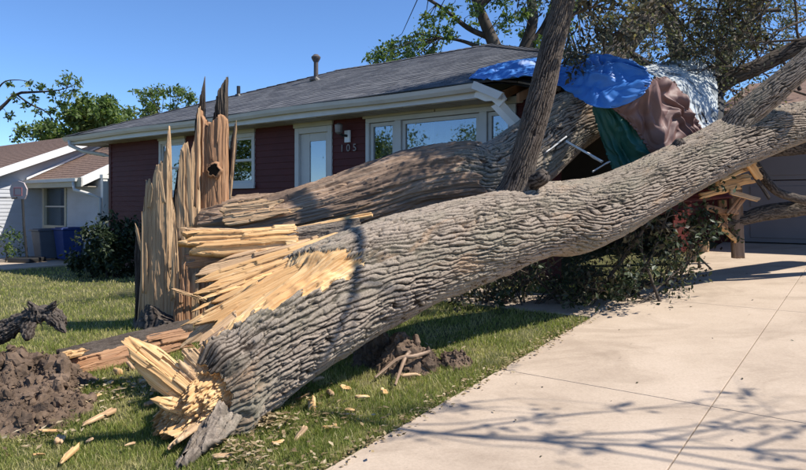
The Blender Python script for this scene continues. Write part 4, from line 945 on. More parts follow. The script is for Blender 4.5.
# ------------------------------------------------------------------ soil heaps
def ground_hit(px, py):
    d = 6.0
    for _ in range(60):
        a = (px - CX) / FPX; d = .5 * d + .5 * (EYE - gz(a*d, d)) / ((py - HY) / FPX)
    return np.array(((px - CX) / FPX * d, d, gz((px - CX) / FPX * d, d)))
def ico():
    bm = bmesh.new(); bmesh.ops.create_icosphere(bm, subdivisions=2, radius=1); v = np.array([x.co[:] for x in bm.verts]); f = np.array([[q.index for q in p.verts] for p in bm.faces]); bm.free(); return v, f
ICO = ico()
DIRT = []
def soil_heap(name, label, blobs, n_clod, seed, crop=(0, 0)):
    """blobs [(x, y, rx, ry, h)]"""
    r = np.random.default_rng(seed)
    x0, x1 = min(b[0]-b[2]*1.3 for b in blobs), max(b[0]+b[2]*1.3 for b in blobs); y0, y1 = min(b[1]-b[3]*1.3 for b in blobs), max(b[1]+b[3]*1.3 for b in blobs)
    nx, ny = int((x1-x0)/.016), int((y1-y0)/.016)
    X, Y = np.meshgrid(np.linspace(x0, x1, nx), np.linspace(y0, y1, ny))
    def H(X, Y):
        h = 0
        for bx, by, rx, ry, hh in blobs: h = np.maximum(h, hh * np.clip(1 - ((X-bx)/rx)**2 - ((Y-by)/ry)**2, -.3, 1))
        n = fbm(X*4, Y*4, 2.2, 4)
        h = h * (1 + .6 * n) + (.05 * np.abs(fbm(X*9, Y*9, 1., 4)) + .015 * fbm(X*45, Y*45, 3., 2)) * sstep(-.03, .04, h)
        return ground_z(X, Y) + h - .02
    v = np.stack([X, Y, H(X, Y)], -1).reshape(-1, 3); i = np.arange(ny-1)[:, None]; k = np.arange(nx-1)[None]
    f = np.stack([i*nx+k, i*nx+k+1, (i+1)*nx+k+1, (i+1)*nx+k], -1).reshape(-1, 4)
    V, F, n0 = [v], [], len(v); iv, if_ = ICO
    for _ in range(n_clod):
        b = blobs[r.integers(len(blobs))]; a = r.uniform(0, 6.28); q = math.sqrt(r.random()) * (1.0 if _ % 22 == 0 else 1.22)
        x, y = b[0] + b[2]*q*math.cos(a), b[1] + b[3]*q*math.sin(a); s = .02 + .05 * r.random()**2 if _ % 22 == 0 else .003 + .012 * r.random()**2
        p = iv * (1 + .75 * perlin(iv[:, 0]*2.3 + r.uniform(0, 99), iv[:, 1]*2.3, iv[:, 2]*2.3)[:, None]) * s * r.uniform(.5, 1.3, 3)
        V.append(p + (x, y, float(H(np.array(x), np.array(y))) + s*.3)); F.append(if_ + n0); n0 += len(iv)
    DIRT.extend(blobs)
    return tag(link(name, mesh_np(name, np.vstack(V), [f, np.vstack(F)], M['soil'], False)), label, 'soil', kind='stuff')
g1 = ground_hit(20, 425); g2 = ground_hit(48, 392); g4 = ground_hit(-15, 400)
soil_heap('soil_heap', 'heap of torn up brown soil clods beside the fallen slab', [(g1[0], g1[1]+.15, .42, .4, .12), (g2[0]-.08, g2[1]+.05, .36, .36, .20), (g4[0], g4[1]+.2, .6, .6, .24)], 3200, 3)
g1 = ground_hit(405, 372); g2 = ground_hit(455, 365); g3 = ground_hit(380, 362)
soil_heap('soil_heap', 'dark soil clods pushed up under the middle of the trunk', [(g1[0], g1[1]+.1, .30, .26, .17), (g2[0], g2[1], .15, .11, .10), (g3[0], g3[1]+.1, .25, .3, .2)], 1200, 5)
for nm, a, b in (('root', (375, 384, 0), (430, 372, 0)), ('root', (395, 392, 0), (418, 360, 0))):
    p, q = ground_hit(*a[:2]), ground_hit(*b[:2]); p[2] += .05; q[2] += .16
    rt2 = thing('loose_root', 'pale loose root lying across the dark soil under the trunk' if a[0] == 375 else 'short bent root poking from the dark soil under the trunk', 'root')
    v, f, at, I = bark_tube(np.array([p, p*.6+q*.4+(0, .03, .05), p*.3+q*.7+(0, 0, .02), q]), [.008, .015, .02, .014], 60, 20, .016, .02, .06, .003, 0, a[0]*.1, .2)
    link('root', mesh_np('root', v, f, M['wood_inner'], True, at), rt2)

# ------------------------------------------------------------------ neighbour's house
QX, QY = -8.43, 16.8
nb = thing('neighbour_house', 'white sided neighbouring house with brown shingle roof and low porch roof', 'house', (QX, QY, 0), HROT)
XG = -3.37
def gab(m): return 2.6 + .41 * (m + .69)
# main roof (front and back slopes)
def roof_slab(x0, x1, ya, za, yb, zb_, th=.05):
    return MB().hexa([(x0, ya, za-th), (x1, ya, za-th), (x1, yb, zb_-th), (x0, yb, zb_-th)], [(x0, ya, za), (x1, ya, za), (x1, yb, zb_), (x0, yb, zb_)])
nr_ = roof_slab(XG - 13, XG + .3, -2.4, gab(-2.4), 2.5, gab(2.5)).build('roof', M['shingle_brown'], nb)
roof_slab(XG - 13, XG + .3, 7.4, gab(-2.4), 2.5, gab(2.5)).build('roof', M['shingle_brown'], nb)
m = MB()
for i in range(36):
    y = -2.4 + i * .136; m.add([(XG - 13, y, gab(y) + .014), (XG + .3, y, gab(y) + .014), (XG + .3, y + .136, gab(y + .136) + .003), (XG - 13, y + .136, gab(y + .136) + .003), (XG - 13, y, gab(y) - .005), (XG + .3, y, gab(y) - .005)], [(0,1,2,3), (0,4,5,1)])
tag(m.build('shingle_courses', M['shingle_brown'], nr_), kind='stuff')
m = MB(); m.hexa([(XG + .3, -2.42, gab(-2.42) - .2), (XG + .34, -2.42, gab(-2.42) - .2), (XG + .34, 2.5, gab(2.5) - .2), (XG + .3, 2.5, gab(2.5) - .2)], [(XG + .3, -2.42, gab(-2.42) + .02), (XG + .34, -2.42, gab(-2.42) + .02), (XG + .34, 2.5, gab(2.5) + .02), (XG + .3, 2.5, gab(2.5) + .02)]); m.build('rake_board', M['white'], nb)
m = MB(); z = -.2
while z < 3.9:
    def ym(zz): return -2.1 if zz < gab(-2.1) else (zz - gab(0)) / .41
    ya, yb = ym(z), ym(z + .11)
    if ya > 2.4: break
    m.add([(XG + .016, ya, z), (XG + .016, 6.9, z), (XG + .003, 6.9, z + .11), (XG + .003, yb, z + .11), (XG, ya, z), (XG, 6.9, z)], [(0,1,2,3), (0,4,5,1)]); z += .11
m.build('gable_siding', M['siding_white'], nb)
courses('front_siding', XG - 13, XG, -.2, gab(-2.0) - .05, [], .11, nb, M['siding_white'], -2.0)
# low porch roof
def pz(y): return 2.25 + .5 * y
pr_ = roof_slab(XG + .02, 0, 0, pz(0), 3.2, pz(3.2), .04).build('porch_roof', M['shingle_brown'], nb)
m = MB()
for i in range(22):
    y = i * .14; m.add([(XG + .02, y, pz(y) + .014), (0, y, pz(y) + .014), (0, y + .14, pz(y + .14) + .003), (XG + .02, y + .14, pz(y + .14) + .003), (XG + .02, y, pz(y) - .004), (0, y, pz(y) - .004)], [(0,1,2,3), (0,4,5,1)])
tag(m.build('shingle_courses', M['shingle_brown'], pr_), kind='stuff')
MB().box(XG - .05, .06, -.05, -.003, pz(0) - .22, pz(0) + .02).build('fascia', M['trim'], nb)
m = MB(); m.hexa([(.003, -.05, pz(0) - .22), (.06, -.05, pz(0) - .22), (.06, 3.2, pz(3.2) - .22), (.003, 3.2, pz(3.2) - .22)], [(.003, -.05, pz(0) + .02), (.06, -.05, pz(0) + .02), (.06, 3.2, pz(3.2) + .02), (.003, 3.2, pz(3.2) + .02)]); m.build('rake_board', M['white'], nb)
m = MB(); m.hexa([(XG + .03, 0, pz(0) + .03), (XG + .09, 0, pz(0) + .03), (XG + .09, 3.2, pz(3.2) + .03), (XG + .03, 3.2, pz(3.2) + .03)], [(XG + .03, 0, pz(0) + .09), (XG + .09, 0, pz(0) + .09), (XG + .09, 3.2, pz(3.2) + .09), (XG + .03, 3.2, pz(3.2) + .09)]); m.build('flashing', M['white'], nb)
MB().box(XG + .02, -.02, .0, .45, pz(0) - .22, pz(0) - .2).build('soffit', M['soffit'], nb)
NW = .45
def nx_(px):
    a = (px - CX) / FPX; d = (NW + QX*BX + QY*BY) / (BX*a + BY); return (a*d - QX)*UX + (d - QY)*UY, d
wx0, wx1 = nx_(45)[0], nx_(66)[0]; dd = nx_(55)[1]; wz1, wz0 = EYE - (187 - HY)/FPX*dd, EYE - (226 - HY)/FPX*dd
courses('porch_siding', XG + .02, .4, -.2, pz(0) - .02, [(wx0, wx1, wz0, wz1)], .11, nb, M['siding_white'], NW)
m = MB(); rect_frame(m, wx0 - .07, wx1 + .07, wz0 - .07, wz1 + .07, NW - .04, NW + .06, .09); f_ = m.build('window', M['trim'], nb)
m = MB(); m.box(wx0, wx1, NW, NW + .03, (wz0+wz1)/2 - .02, (wz0+wz1)/2 + .02); m.build('sash', M['frame'], f_)
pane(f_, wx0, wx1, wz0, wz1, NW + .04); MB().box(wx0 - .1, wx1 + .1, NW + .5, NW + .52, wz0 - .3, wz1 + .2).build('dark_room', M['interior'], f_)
px_ = nx_(108)[0]
m = MB(); m.box(.3, .42, NW - .1, NW + .02, -.1, pz(.4) - .1); m.box(.28, .44, NW - .12, NW + .04, -.1, .05); m.box(.28, .44, NW - .12, NW + .04, pz(.4) - .2, pz(.4) - .1); m.build('porch_post', M['white'], nb)
m = MB(); m.tube([(-.25, -.1, pz(0) - .1), (-.2, -.1, pz(0) - .3), (.2, .1, pz(0) - .42), (.38, NW - .16, pz(0) - .52), (.38, NW - .16, 0)], .045, 8); m.build('downspout', M['gutter'], nb, smooth=True)
MB().box(XG - .05, -.1, -.13, -.05, pz(0) - .08, pz(0) + .0).build('gutter', M['gutter'], nb)
# their concrete apron
m = MB()
for i in range(4):
    a0, a1 = -6.6 + i * 1.7, -6.6 + (i + 1) * 1.7 - .02
    c = [(a0, -1.9), (a1, -1.9), (a1, NW - .03), (a0, NW - .03)]
    pts = [(QX + x*UX + y*BX, QY + x*UY + y*BY) for x, y in c]
    m2 = MB(); m2.hexa([(x, y, -.1) for x, y in pts], [(x, y, max(.03, gz(x, y) + .02)) for x, y in pts])
    if i == 0: apron = tag(empty('side_path'), 'pale concrete strip beside the neighbouring house', 'path', kind='structure')
    m2.build('concrete_slab', M['concrete'], apron)
def wheelie(px, py, mat, label, hgt=.86, wdt=.52):
    a = (px - CX) / FPX; d = EYE / ((py - HY) / FPX); t = thing('wheeled_bin', label, 'bin', (a*d, d, gz(a*d, d) + .04), HROT, 'bins by the neighbouring wall')
    h = wdt / 2; m = MB(); m.hexa([(-h*.78, -.22, .04), (h*.78, -.22, .04), (h*.78, .2, .04), (-h*.78, .2, .04)], [(-h, -.3, hgt*.92), (h, -.3, hgt*.92), (h, .3, hgt*.92), (-h, .3, hgt*.92)]); b = m.build('body', mat, t, bevel=.02)
    m = MB(); m.box(-h - .02, h + .02, -.34, .3, hgt*.92 + .003, hgt*.92 + .05); m.box(-h*.8, h*.8, -.28, .26, hgt*.92 + .05, hgt); m.build('lid', mat, t, bevel=.015)
    m = MB(); m.tube([(-h*.8, .33, hgt*.88), (h*.8, .33, hgt*.88)], .018, 8); m.build('handle', mat, t)
    for s in (-1, 1): m = MB(); m.tube([(s*h*.62 - .03, .22, .1), (s*h*.62 + .03, .22, .1)], .1, 14); m.build('wheel', M['black_metal'], t)
wheelie(46.5, 261, M['bin_grey'], 'grey wheeled bin below the neighbouring window'); wheelie(69, 261.5, M['bin_blue'], 'blue wheeled bin beside the grey one', .9, .54)
# basketball hoop
a = (27 - CX) / FPX; d = EYE / ((263 - HY) / FPX); hoop = thing('basketball_hoop', 'portable basketball hoop with black pole and pale fan backboard', 'basketball hoop', (a*d, d, gz(a*d, d) + .03), R(-12))
top = P(19, 192, d - .1) - np.array((a*d, d, gz(a*d, d) + .03))
m = MB(); m.tube([(0, 0, .1), tuple(top * (.4, .4, .5)), tuple(top + (0, .1, .05))], .032, 10); m.build('pole', M['black_metal'], hoop)
m = MB(); m.box(-.35, .35, -.3, .3, 0, .12); m.build('base', M['black_metal'], hoop, bevel=.03)
bb = [(.8*x_, .95*z_) for x_, z_ in [(-.30, -.08), (-.25, -.20), (.25, -.20), (.32, -.08), (.34, .08), (.22, .26), (.0, .31), (-.22, .26), (-.33, .08)]]
m = MB(); m.prism([(top[0] + x, top[2] + z) for x, z in bb], top[1] - .04, top[1]); bo = m.build('backboard', mat_plain('backboard', (.45, .37, .36), .5, .05, 4), hoop)
m = MB(); rect_frame(m, top[0] - .13, top[0] + .13, top[2] - .1, top[2] + .12, top[1] - .05, top[1] - .041, .025); m.build('target_square', mat_plain('faded_red', (.5, .2, .2), .5, .1, 4), bo)
m = MB(); cc = [(top[0] - .1 + .2*math.cos(t), top[1] - .3 + .2*math.sin(t), top[2] - .16) for t in np.linspace(0, 6.28, 25)]; m.tube(cc, .012, 6); m.tube([(top[0] - .1, top[1] - .1, top[2] - .16), (top[0], top[1], top[2] - .14)], .02, 6); m.build('rim', M['black_metal'], hoop)

# ------------------------------------------------------------------ tarps
def tarp(name, label, rows, mat, seed, wr=.05, freq=2.2, slant=(1., .35), nu=170, nv=150, fine=.4):
    """rows: list of rows of (px, py, d) of equal length; smooth patch with pulled folds"""
    rows = [np.array([P(*p) for p in r]) for r in rows]
    rr = [spline(r, nu)[0] for r in rows]; A = np.stack(rr)                      # (k, nu, 3)
    out = np.stack([spline(A[:, j], nv)[0] for j in range(nu)], 1)               # (nv, nu, 3)
    du = np.gradient(out, axis=1); dv = np.gradient(out, axis=0); nn = np.cross(du, dv); nn /= np.linalg.norm(nn, axis=-1)[..., None] + 1e-9
    if (nn * (np.array((0, 0, EYE)) - out)).sum() < 0: nn = -nn
    U, V = np.meshgrid(np.linspace(0, 1, nu), np.linspace(0, 1, nv))
    q = U * slant[0] + V * slant[1]; p = V * slant[0] - U * slant[1]
    w1 = .25 * perlin(q * 2, p * 2, seed); w2 = .25 * perlin(q * 2 + 9, p * 2, seed + 4)
    rt_ = np.random.default_rng(int(seed * 10)); f = 0; f2 = 0
    for j_ in range(7):
        ang = rt_.normal() * (.45 if j_ < 4 else 1.2); fr = freq * (1.1 + .55 * j_); x_ = (q + w1) * math.cos(ang) * fr + (p * .6 + w2) * math.sin(ang) * fr + rt_.random()
        tri = np.abs(2 * (x_ - np.floor(x_ + .5))) - .5; msk = sstep(-.25, .35, perlin(q * 2.2 + j_ * 5, p * 2.2, seed + j_))
        if j_ < 4: f = f + 1.5 / (1 + .7 * j_) * tri * msk
        else: f2 = f2 + tri * msk
    eg = .25 + .75 * sstep(0, .22, np.minimum(np.minimum(U, 1 - U), np.minimum(V, 1 - V)))
    out = out + eg[..., None] * nn * (wr * f + wr * fine * .8 * f2 + wr * .12 * perlin(q * 3, p * 7, seed + 12))[..., None]
    ed = np.minimum(np.minimum(U, 1 - U), np.minimum(V, 1 - V)); out = out + (ed < .02)[..., None] * .02 * np.stack([perlin(U*30, V*30, seed + k) for k in range(3)], -1)
    i = np.arange(nv-1)[:, None]; k = np.arange(nu-1)[None]; fc = np.stack([i*nu+k, i*nu+k+1, (i+1)*nu+k+1, (i+1)*nu+k], -1).reshape(-1, 4)
    o = link(name, mesh_np(name, out.reshape(-1, 3), fc, mat)); md = o.modifiers.new('thickness', 'SOLIDIFY'); md.thickness = .006; md.offset = 0
    return tag(o, label, 'tarp', 'tarps over the broken roof')
def rd(px, py, f=.962):
    a_ = (px - CX) / FPX; return (px, py, f * 1.238 / (.385 * (.6053*a_ + .796) + (py - HY) / FPX))
tarp('tarp', 'blue plastic tarp stretched over the broken roof edge',
     [[rd(478,70), rd(505,62.5), rd(530,58.5), (556,55,9.6), (592,54,8.4), (620,57,7.7), (645,67,7.3)],
      [rd(474,74.5), rd(500,71), rd(530,66), (560,64,8.6), (595,65,7.9), (622,72,7.5), (650,78,7.28)],
      [rd(470,77.5), rd(500,76), rd(530,73), (560,79,8.2), (592,86,7.6), (625,88,7.32), (650,84,7.24)],
      [rd(469,79), rd(500,79), rd(530,77), (562,88,8.0), (592,106,7.45), (618,107,7.3), (643,94,7.22)]], M['tarp_blue'], 2., .075, 3.0, (.8, .6), fine=.6)
tarp('tarp', 'dark green tarp hanging in a pointed flap below the blue one',
     [[(590,98,7.6), (602,103,7.5), (613,106,7.42), (622,105,7.38)], [(596,122,7.62), (610,124,7.5), (624,124,7.44), (636,126,7.4)], [(604,146,7.64), (618,147,7.52), (634,146,7.46), (648,144,7.44)], [(614,172,7.6), (626,172,7.5), (642,168,7.45), (658,160,7.45)]], M['tarp_green'], 7., .08, 1.2, (1., -.3))
tarp('tarp', 'brown tarp hanging in long folds over the collapsed corner',
     [[(612,108,7.36), (630,98,7.28), (648,83,7.26), (660,77,7.4), (674,82,7.7)], [(630,124,7.38), (645,116,7.32), (662,104,7.4), (676,97,7.55), (688,102,7.75)], [(646,146,7.42), (660,138,7.38), (676,128,7.45), (688,121,7.6), (698,122,7.75)], [(658,168,7.48), (674,164,7.45), (690,154,7.5), (702,146,7.65), (710,142,7.8)]], M['tarp_brown'], 11., .13, 1.9, (1., .25))
tarp('tarp', 'silver grey tarp bundled at the far end of the roof',
     [[(640,67,8.6), (662,63,8.9), (684,61,9.1), (702,63,9.2), (713,71,9.2)], [(656,77,8.0), (674,76,8.3), (692,75,8.6), (706,80,8.8), (717,88,8.9)], [(672,94,7.8), (684,96,7.9), (697,99,8.1), (708,103,8.3), (718,110,8.5)], [(686,124,7.7), (694,128,7.75), (702,132,7.85), (710,134,8.0), (717,135,8.2)]], M['tarp_silver'], 15., .07, .8, (.7, .7), fine=.04)
tarp('tarp', 'black sheet added as the shaded gap between the brown and silver tarps',
     [[(664,78,8.0), (676,80,8.2), (690,84,8.4)], [(676,98,7.86), (688,100,8.0), (700,104,8.15)], [(692,128,7.8), (702,130,7.95), (712,134,8.1)]], M['fold_shade_black'], 23., .06, 1.2)  # added sheet; the dark gap between the tarps is put into its colour
tarp('tarp', 'black sheet added as dark fold shade at the far edge of the silver tarp',
     [[(706,64,9.3), (713,68,9.3), (720,76,9.35)], [(710,92,8.95), (717,96,8.95), (724,104,9.0)], [(708,132,8.3), (714,136,8.4), (721,140,8.5)]], M['fold_shade_black'], 27., .05, 1.4)  # added sheet painting the shaded fold at the silver edge black

# ------------------------------------------------------------------ wreckage under the roof corner
def board(name, p0, p1, wd, th, mat, label, cat, group=None, facing=(0, -1, .3), **k):
    t = thing(name, label, cat, group=group); slab_between('board', P(*p0), P(*p1), wd, th, facing, mat, parent=t, **{**dict(nu=16, nv=24, grain=.004, jag=.02, tip=.9), **k}); return t
G = 'broken wall lumber'
board('broken_stud', (722,200,8.0), (724,232,8.0), .10, .07, M['wood_heart'], 'upright orange stud end below the red board', 'lumber', G, seed=1.)
board('broken_stud', (738,258,8.1), (735,180,8.1), .15, .12, M['wood_inner'], 'thick brown wall post standing below the broken boards', 'lumber', G, seed=2.)
board('broken_stud', (716,186,7.6), (752,178,7.9), .13, .05, M['wood_stud'], 'orange broken board lying level under the trunk', 'lumber', G, seed=3., jag=.06)
board('broken_stud', (746,160,7.5), (764,184,7.6), .10, .05, M['wood_stud'], 'bright orange board leaning down to the right', 'lumber', G, seed=4., jag=.06)
board('broken_stud', (728,172,7.6), (757,164,7.7), .11, .04, M['wood_stud'], 'jagged orange board jutting out nearest the limb', 'lumber', G, seed=5., jag=.07)
board('broken_stud', (720,180,7.5), (748,168,7.6), .06, .04, M['wood_fresh'], 'thin pale splinter board crossing the orange ones', 'lumber', G, seed=6., jag=.07)
for i, (p0_, p1_, wd_, mt_, lb_) in enumerate([((700,196,7.5), (742,186,7.7), .07, 'wood_stud', 'narrow orange lath just above the red siding'), ((730,192,7.6), (758,200,7.8), .06, 'wood_tan', 'short tan lath tilting below the orange boards'), ((724,164,7.5), (741,158,7.6), .05, 'wood_fresh', 'small pale splinter tight under the trunk fork'),
        ((744,196,7.9), (728,216,7.8), .09, 'wood_heart', 'brown board end hanging beside the wall post'), ((705,208,7.8), (738,214,8.0), .08, 'wood_heart', 'brown cross board above the leafy tangle'), ((716,222,7.9), (735,240,8.0), .06, 'wood_stud', 'thin orange brace leaning on the wall post'), ((752,172,7.6), (768,196,7.5), .045, 'bark_dark', 'dark stick hanging beside the leaning orange board')]):
    board('broken_stud', p0_, p1_, wd_, .035, M[mt_], lb_, 'lumber', G, seed=40. + i, jag=.06)
board('siding_sheet', (648,197,7.5), (730,191,7.9), .20, .03, M['siding_red'], 'torn length of red siding wedged under the trunk', 'siding', facing=(0, -1, .5), seed=7., jag=.05, grain=.008)
board('siding_sheet', (650,212,7.7), (690,204,7.9), .12, .02, M['siding_red'], 'small red siding scrap among the crushed leaves', 'siding', facing=(0, -1, .2), seed=8., jag=.06, grain=.008)
board('metal_strip', (566,141,7.5), (603,162,7.4), .035, .012, M['gutter'], 'bent white metal strip in the dark roof hole', 'metal strip', facing=(0, -1, .6), seed=9.)
board('metal_strip', (546,152,7.3), (566,137,7.4), .016, .010, M['gutter'], 'short thin white strip behind the upright limb', 'metal strip', facing=(0, -1, .6), seed=10.)
board('metal_strip', (592,172,7.4), (612,160,7.5), .014, .010, M['gutter'], 'curled thin white strip under the green tarp', 'metal strip', facing=(0, -1, .6), seed=10.5)
for i, (px, py, s, lb) in enumerate([(692, 262, .17, 'pale wooden block at the edge of the driveway'), (704, 252, .15, 'smaller pale block behind the first on the driveway')]):
    p = ground_hit(px, py); t = thing('wood_block', lb, 'block', tuple(p), HROT + .3*i); slab('block', (0, 0, 0), (1, 0, 0), (0, 0, 1), np.linspace(-s/2, s/2, 4), [0]*4, [s*1.1]*4, s*.7, M['wood_tan'], nu=14, nv=14, parent=t, grain=.004, jag=.01, tip=1.)
# shrubs crushed under the trunk
def shrub(name, label, c, rad, n_st, leaf, mat, seed, lpt=12, grav=0., group=None, spread=.6, dens=1.):
    r = np.random.default_rng(seed); t = thing(name, label, 'shrub', (c[0], c[1], gz(c[0], c[1])), 0, group); ln, tp_ = [], []
    for i in range(n_st):
        a = r.uniform(0, 6.28); q = rad[0] * .45 * math.sqrt(r.random())
        grow(r, (q*math.cos(a), q*math.sin(a)*rad[1]/rad[0], 0), (math.cos(a)*rad[0], math.sin(a)*rad[1], rad[2]*1.3), rad[2]*.75, .014, 2, ln, tp_, spread=spread, kids=(3, 4), grav=grav, wig=.2)
    link('stems', tubes_np('stems', ln, M['bark_dark'], 5), t)
    tc = np.array([q[0] for q in tp_]); tc = tc[(tc[:, 2] > .03)]
    C = np.repeat(tc, lpt, 0) + .06 * r.normal(size=(len(tc)*lpt, 3))
    link('foliage', leaf_mesh('foliage', C, leaf, mat, seed), t); return t
gsh = 'crushed shrubs under the trunk'
for i, (px, py, d, rx, rz, n_, lb) in enumerate([(478,298,7.4,.40,.5,6,'dark crushed shrub nearest the front windows'), (524,300,7.2,.45,.55,6,'dark crushed shrub with pale leaf sprays below the trunk bulge'), (578,300,7.2,.42,.6,6,'dark leafy shrub pinned under the middle of the trunk'), (626,298,7.35,.36,.6,5,'dark shrub mixed with broken sticks beside the driveway'), (658,268,8.0,.3,.45,4,'dark leafy tangle below the red siding board')]):
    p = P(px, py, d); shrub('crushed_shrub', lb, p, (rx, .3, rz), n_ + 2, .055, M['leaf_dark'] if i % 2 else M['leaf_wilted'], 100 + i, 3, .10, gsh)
for i, (pa, pb, rad, lb) in enumerate([((588,306,0),(646,226,7.1),.028,'bare broken branch slanting up from the driveway edge'), ((660,302,0),(636,236,7.2),.02,'thin broken branch leaning on the shrub tangle'), ((540,298,0),(600,283,6.9),.014,'low bare stick across the walk'), ((700,268,0),(684,206,7.6),.02,'upright broken stick in front of the siding scrap'), ((655,300,0),(600,290,6.8),.012,'thin stick lying along the driveway edge'), ((622,302,0),(668,214,7.3),.018,'slender branch crossing the tangle towards the siding'), ((500,304,0),(556,262,6.9),.016,'slender branch under the trunk bulge'), ((560,305,0),(520,270,6.9),.014,'short twiggy branch below the trunk bulge'), ((676,284,0),(716,232,7.8),.016,'leafy branch tip resting near the pale blocks'), ((712,270,0),(660,222,7.6),.014,'thin arched branch over the pale blocks'), ((640,304,0),(688,262,7.3),.012,'low leafy branch spilling onto the driveway')]):
    p = ground_hit(*pa[:2]); q = P(*pb); ln, tt = [], []; mid = .5*(p+q) + .05*rng.normal(size=3)
    c_, _ = spline([p - (q-p)*.02, mid, q, q + (q-p)*.2], 16); ln.append((c_, np.linspace(rad, rad*.5, 16)))
    for k in (6, 9, 12, 15): grow(rng, c_[k], (q-p) + .5*rng.normal(size=3), .35, rad*.35, 1, ln, tt, spread=.5, kids=(2, 3))
    t = thing('broken_branch', lb, 'branch'); link('wood', tubes_np('wood', ln, M['bark_limb'], 7), t)
    tc = np.array([z[0] for z in tt]); link('foliage', leaf_mesh('foliage', np.repeat(tc, 5, 0) + .05*rng.normal(size=(len(tc)*5, 3)), .07, M['leaf_wilted'] if i % 3 == 0 else M['leaf_dark'], 200 + i), t)
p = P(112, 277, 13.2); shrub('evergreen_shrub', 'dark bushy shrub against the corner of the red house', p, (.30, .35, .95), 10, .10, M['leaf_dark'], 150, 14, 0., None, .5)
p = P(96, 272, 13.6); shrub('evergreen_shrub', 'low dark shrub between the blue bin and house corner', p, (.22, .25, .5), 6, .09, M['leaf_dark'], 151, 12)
p = P(4, 262, 17.0); shrub('garden_plant', 'leggy plant against the white siding by the hoop', p, (.2, .2, .6), 3, .08, M['leaf_green'], 152, 5)

# ------------------------------------------------------------------ trees behind the houses
def bg_tree(label, base, trunk_top, r0, clumps, leaf, n_leaf, mat, seed, stems=None, group='trees behind the houses', name='background_tree', lr=1.0):
    """clumps: list of (px, py, d, spread px) seen positions of leaf masses; stems: list of polylines of (px, py, d, r)"""
    r = np.random.default_rng(seed); b = np.array(base, float); b[2] = gz(b[0], b[1]); t = thing(name, label, 'tree', tuple(b), 0, group)
    ln, cc = [], []
    top = np.asarray(trunk_top, float)
    c_, _ = spline([b - (0, 0, .3), b*.6 + top*.4 + (.1, 0, 0), top], 16); 
    tr_ = link('trunk', tubes_np('trunk', [(c_ - b, np.linspace(r0, r0*.55, 16))], M['bark_dark'], 12), t)
    for s in (stems or []):
        q = np.array([P(*z[:3]) for z in s]); c_, _ = spline(np.hstack([q, np.array([[z[3]] for z in s])]), 18); ln.append((c_[:, :3] - b, c_[:, 3]))
    for px, py, d, sp in clumps:
        c = P(px, py, d); sp_m = sp / FPX * d
        k = max(2, int(r.integers(4, 7)))
        sp_ = np.vstack([z[0][5:] for z in ln[:len(stems)]]) + b if stems else None
        start = top if not stems else sp_[np.argmin(np.linalg.norm(sp_ - c, axis=1) + .3 * r.random(len(sp_)))]
        if np.linalg.norm(start - c) > .1: ln.append((np.array([start, .5*(start + c) + .12*np.linalg.norm(c-start)*r.normal(size=3)*.5 + (0, 0, .05), c]) - b, lr * np.array([.035, .022, .010])))
        for j in range(k):
            o = r.normal(size=3) * sp_m * np.array((.55, .55, .42)); ln.append((np.array([c, c + o*.5 + .03*r.normal(size=3), c + o]) - b, lr * np.array([.016, .01, .004])))
            m_ = max(6, int(n_leaf / k)); u = r.random(m_)[:, None]
            cc.append(c - b + o*np.sqrt(u)*1.1 + r.normal(size=(m_, 3)) * sp_m * .30)
    link('branches', tubes_np('branches', ln, M['bark_dark'], 6), t)
    link('crown', leaf_mesh('crown', np.vstack(cc), leaf, mat, seed + 1), t)
    return t
rb = np.random.default_rng(99)
def scatter(n, x0, x1, y0, y1, d0, d1, s0, s1, edge=None):
    o = []
    while len(o) < n:
        x, y = rb.uniform(x0, x1), rb.uniform(y0, y1)
        if edge and not edge(x, y): continue
        o.append((x, y, rb.uniform(d0, d1), rb.uniform(s0, s1)))
    return o
ell = lambda cx, cy, rx, ry: (lambda x, y: ((x-cx)/rx)**2 + ((y-cy)/ry)**2 < 1)
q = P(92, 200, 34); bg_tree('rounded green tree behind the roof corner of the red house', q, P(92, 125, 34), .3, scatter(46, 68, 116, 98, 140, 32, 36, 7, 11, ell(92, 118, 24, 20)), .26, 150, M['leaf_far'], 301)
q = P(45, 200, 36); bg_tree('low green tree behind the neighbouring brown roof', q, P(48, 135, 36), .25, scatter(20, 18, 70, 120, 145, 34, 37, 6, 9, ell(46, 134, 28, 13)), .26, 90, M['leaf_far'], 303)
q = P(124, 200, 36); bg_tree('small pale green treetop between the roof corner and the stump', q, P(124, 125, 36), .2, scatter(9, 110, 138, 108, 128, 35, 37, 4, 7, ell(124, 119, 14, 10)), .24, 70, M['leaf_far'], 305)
q = P(166, 200, 20.5); bg_tree('thin airy tree above the red house roof beside the stump, hidden leaves added for shade', q, P(166, 150, 20.5), .14, scatter(22, 138, 192, 80, 116, 19.8, 21.2, 4, 7, ell(165, 97, 27, 18)) + scatter(46, 128, 205, 108, 160, 19.8, 21.5, 7, 11), .13, 56, M['leaf_far'], 307, lr=.5)  # second scatter is a hidden leaf mass added to shade the neighbour's gable
